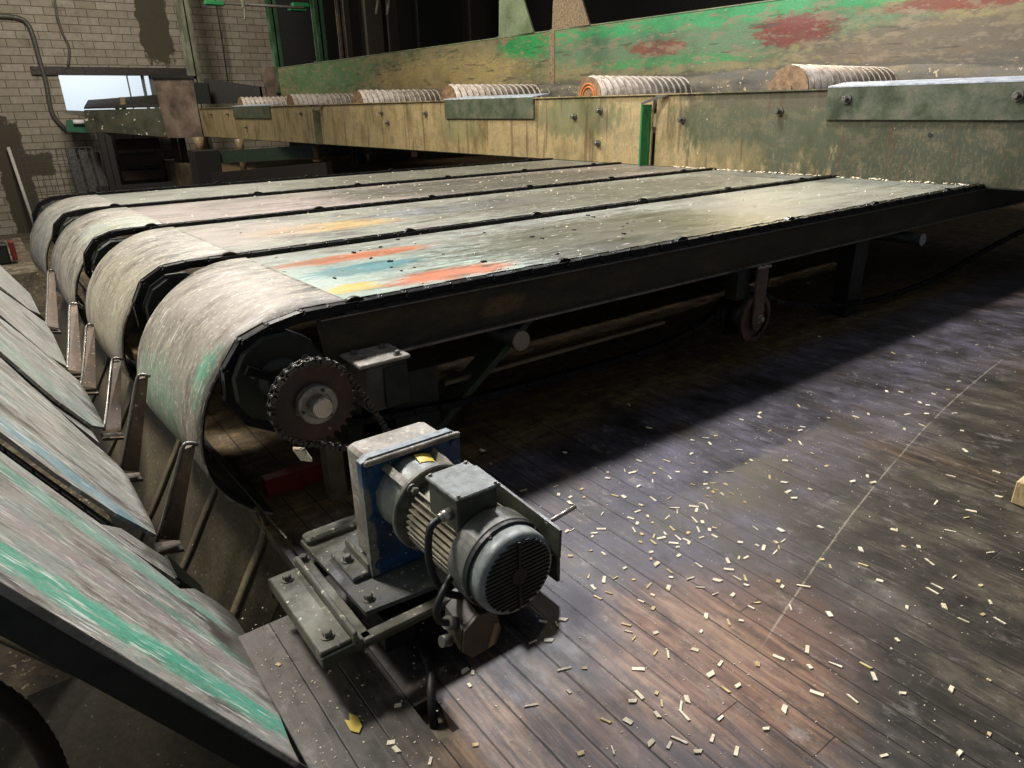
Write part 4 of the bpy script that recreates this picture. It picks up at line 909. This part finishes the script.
# wire mesh fence
wf = MB()
X0, X1, Z0, Z1 = 1.15, 3.0, -2.1, .62
i = X0
while i <= X1+.01: wf.box(i-.009, i+.009, 25.0, 25.018, Z0, Z1); i += .155
z = Z0
while z <= Z1+.01: wf.box(X0, X1, 25.0, 25.018, z-.009, z+.009); z += .17
tag(wf.build('wire_mesh_fence', plain('dark_wire', '4a463c', .5, .2, .3)), 'square wire mesh fence panel in front of the block wall', 'fence')
tag(MB().cyl((1.22, 27.8, -2.1), (1.10, 28.3, .60), .05, 10).build('white_pipe', plain('white_pipe_paint', 'c5c2b6', .5, 0, .2)), 'thin white pipe leaning on the block wall at the far left', 'pipe')
cn = MB().tube([V(-6, 16, 'y', 28.4), V(14, 17, 'y', 28.4), V(26, 22, 'y', 28.4), V(33, 36, 'y', 28.4), V(40, 62, 'y', 28.4), V(46, 82, 'y', 28.4), V(50, 106, 'y', 28.4), V(55, 118, 'y', 28.4), V(66, 130, 'y', 28.4)], .07, 10, smooth_path=6)
tag(cn.build('conduit_pipe', grey_pipe), 'bent grey conduit running down the block wall left of the opening', 'pipe')
tag(MB().tube([V(54, -4, 'y', 28.4), V(57, 15, 'y', 28.4), V(62, 32, 'y', 28.4), V(69, 48, 'y', 28.4), V(68, 66, 'y', 28.4)], .035, 8, smooth_path=6).build('wall_cable', grey_pipe), 'thin grey cable hanging down to the lintel over the opening', 'cable')
tag(MB().tube([V(215, -2, 'y', 28), V(222, 40, 'y', 28), V(228, 82, 'y', 28)], .025, 6, smooth_path=6).build('thin_wire', far_dark), 'thin dark wire hanging in front of the back wall', 'wire')
rt2 = thing('red_toolbox', 'small red and black box on the pit ground at the far left', 'box', V(8, 262, 'y', 11))
p = V(8, 250, 'y', 11); MB().box(p.x-.16, p.x+.0, 11, 11.3, p.z-.18, p.z+.08, .02).build('body', blk, rt2); MB().box(p.x+.02, p.x+.08, 10.98, 11.2, p.z-.14, p.z+.1, .01).build('lid', red_m, rt2)
p0 = V(8, 262, 'y', 11)
led = MB().box(-1.6, .35, 10.2, 13.5, p0.z-.45, p.z-.18); tag(led.build('pit_ledge', dirt_m), 'rubble-covered concrete ledge beyond the sloping plates', 'ledge')
# dark columns at the back right
ccs = [(345, 352, '2b231a'), (366, 384, '3a3024'), (388, 400, '2a231b'), (418, 452, '0d0b09'), (470, 486, '2c251d'), (592, 604, '423a2e'), (606, 628, '4c4334')]
cl_ = ['narrow dark brown column at the back, leftmost of the row', 'brown timber column behind the hanging tubes', 'slim brown column just right of the hanging tubes', 'wide black column in the dark back of the hall', 'brown column left of the sage-green bracket', 'narrow column right of the rust-speckled bracket', 'broad grey-brown column right of the rust-speckled bracket']
for (p0_, p1_, hx), lb in zip(ccs, cl_):
    a = V(p0_, 30, 'y', 20); b = V(p1_, 30, 'y', 20)
    t = thing('hall_column', lb, 'column', ((a.x+b.x)/2, 20, -.0), None)
    MB().box(a.x, b.x, 20, 20.4, 0, 8.4, .03).build('shaft', plain('column_paint', hx, .7, 0, .3), t)
    MB().box(a.x-.06, b.x+.06, 19.94, 20.46, 0, .25, .02).build('plinth', far_dark, t)
tag(MB().box(8.8, 15.8, 24, 24.3, 0, 8.4).build('wall_partition', plain('dark_partition', '14110e', .8, 0, .3)), kind='structure')

# ------------------------------------------------------------------ wood chips
def chip_mesh(l, w_, h, jag, mat, name):
    m = MB(); k = random.uniform
    pts = [(-l/2, -w_/2+k(0, jag)), (l/2-k(0, jag*2), -w_/2), (l/2, w_/2-k(0, jag)), (-l/2+k(0, jag*2), w_/2)]
    m.hull8([(x, y, 0) for x, y in pts]+[(x*.97, y*.95, h+k(-.0006, .0006)) for x, y in pts])
    me = bpy.data.meshes.new(name); me.from_pydata([tuple(v) for v in m.v], [], m.f); me.update(); me.materials.append(mat); return me
kinds = [chip_mesh(.034, .012, .003, .003, wood_pale, 'chip'), chip_mesh(.024, .013, .003, .004, wood_pale, 'chip'), chip_mesh(.040, .007, .003, .002, wood_pale, 'chip'),
         chip_mesh(.030, .014, .004, .005, wood_pale, 'chip'), chip_mesh(.018, .012, .003, .003, wood_m, 'chip'), chip_mesh(.034, .009, .003, .003, wood_yel, 'chip')]
chips = []
def inside(p):
    if .38 < p.x < 1.24 and 1.36 < p.y < 1.85: return True
    if HX0-.03 < p.x < HX1+.03 and HY0-.03 < p.y < HY1+.03: return True
    if p.x < .36 or p.y > 3 or p.x > 8: return True
    return any((p-q).length < .022 for q in chips[-400:])
def place_chip(p, lab, grp, rz=None, kind=None, tilt=0.):
    o = bpy.data.objects.new('wood_chip', kind or random.choice(kinds)); COL.objects.link(o)
    s_ = random.uniform(.65, 1.15)
    o.location = (p.x, p.y, .0005+p.z); o.rotation_euler = (tilt, 0, random.uniform(0, PI) if rz is None else rz); o.scale = (s_, s_, 1)
    tag(o, lab, 'wood chip', grp); chips.append(p)
n_ = 0
while n_ < 290:
    r = random.random()
    if r < .48: px, py = random.gauss(650, 85), random.gauss(515, 50)
    elif r < .60: px, py = random.uniform(500, 760), random.uniform(570, 760)
    elif r < .90: px, py = random.uniform(620, 1024), random.uniform(330, 760)
    else: px, py = random.uniform(245, 480), random.uniform(640, 765)
    if not (0 < px < 1020 and 300 < py < 766): continue
    p = V(px, py, 'z', 0)
    if inside(p): continue
    if p.y > 1.95 and random.random() < .8: continue
    if px < 500 and p.x < .8: lab, grp = 'small pale wood chip on the dusty planks left of the floor hole', 'wood chips left of the floor hole'
    elif p.y > 1.85: lab, grp = 'small wood chip on the shaded floor under the table', 'wood chips in the shade of the table'
    elif p.x < 1.6: lab, grp = 'small pale wood chip on the brown planks in front of the motor', 'wood chips in front of the motor'
    elif p.x < 2.6: lab, grp = 'small pale wood chip on the scuffed grey planks right of the motor', 'wood chips right of the motor'
    else: lab, grp = 'small pale wood chip on the far planks at the right', 'wood chips on the far planks'
    place_chip(p, lab, grp); n_ += 1
leaf = MB().prism([(.438, 1.33, .002), (.452, 1.31, .002), (.468, 1.325, .002), (.472, 1.36, .002), (.458, 1.385, .002), (.45, 1.36, .002), (.44, 1.372, .002)], (0, 0, 1), .003)
tag(leaf.build('yellow_shaving', plain('yellow_peel', 'c9b04a', .6, 0, .2)), 'crumpled yellow wood shaving beside the motor base', 'shaving')
# sawdust and crumbs: nobody could count them
def crumbs(name, label, n, gen, mat, s0=.002, s1=.006):
    m = MB()
    for _ in range(n):
        c = gen(); s_ = random.uniform(s0, s1); a = random.uniform(0, PI); u = Vector((math.cos(a), math.sin(a), 0))*s_; v = Vector((-math.sin(a), math.cos(a), 0))*s_*random.uniform(.3, .8)
        h = Vector((0, 0, s_*.5)); m.hull8([c-u-v, c+u-v, c+u+v, c-u+v, c-u*.7-v*.7+h, c+u*.7-v*.7+h, c+u*.7+v*.7+h, c-u*.7+v*.7+h])
    return tag(m.build(name, mat), label, 'sawdust', kind='stuff')
ru = random.uniform
crumbs('floor_sawdust', 'fine crumbs of sawdust scattered over the plank floor', 1500, lambda: Vector((.33+ru(0, 1)**1.8*5.5, ru(-.3, 2.0), .0005)) , wood_pale, .001, .0035)
crumbs('deck_crumbs', 'pale crumbs and dark flecks scattered over the table decks', 420, lambda: Vector((ru(.95, 6.0), ru(2.5, 7.7), DECKZ+.0005)), wood_pale, .003, .011)
crumbs('deck_flecks', 'small dark bark flecks on the front deck', 26, lambda: Vector((ru(1.1, 3.4), ru(2.55, 3.6), DECKZ+.0005)), rubber, .006, .016)
crumbs('beam_dust', 'pale crumbs piled along the foot of the roller conveyor beam', 160, lambda: (lambda y: Vector((RX(y)-.03+ru(-.02, .02), y, DECKZ+.002+ru(0, .01))))(ru(2.5, 5.6)), wood_pale, .006, .018)
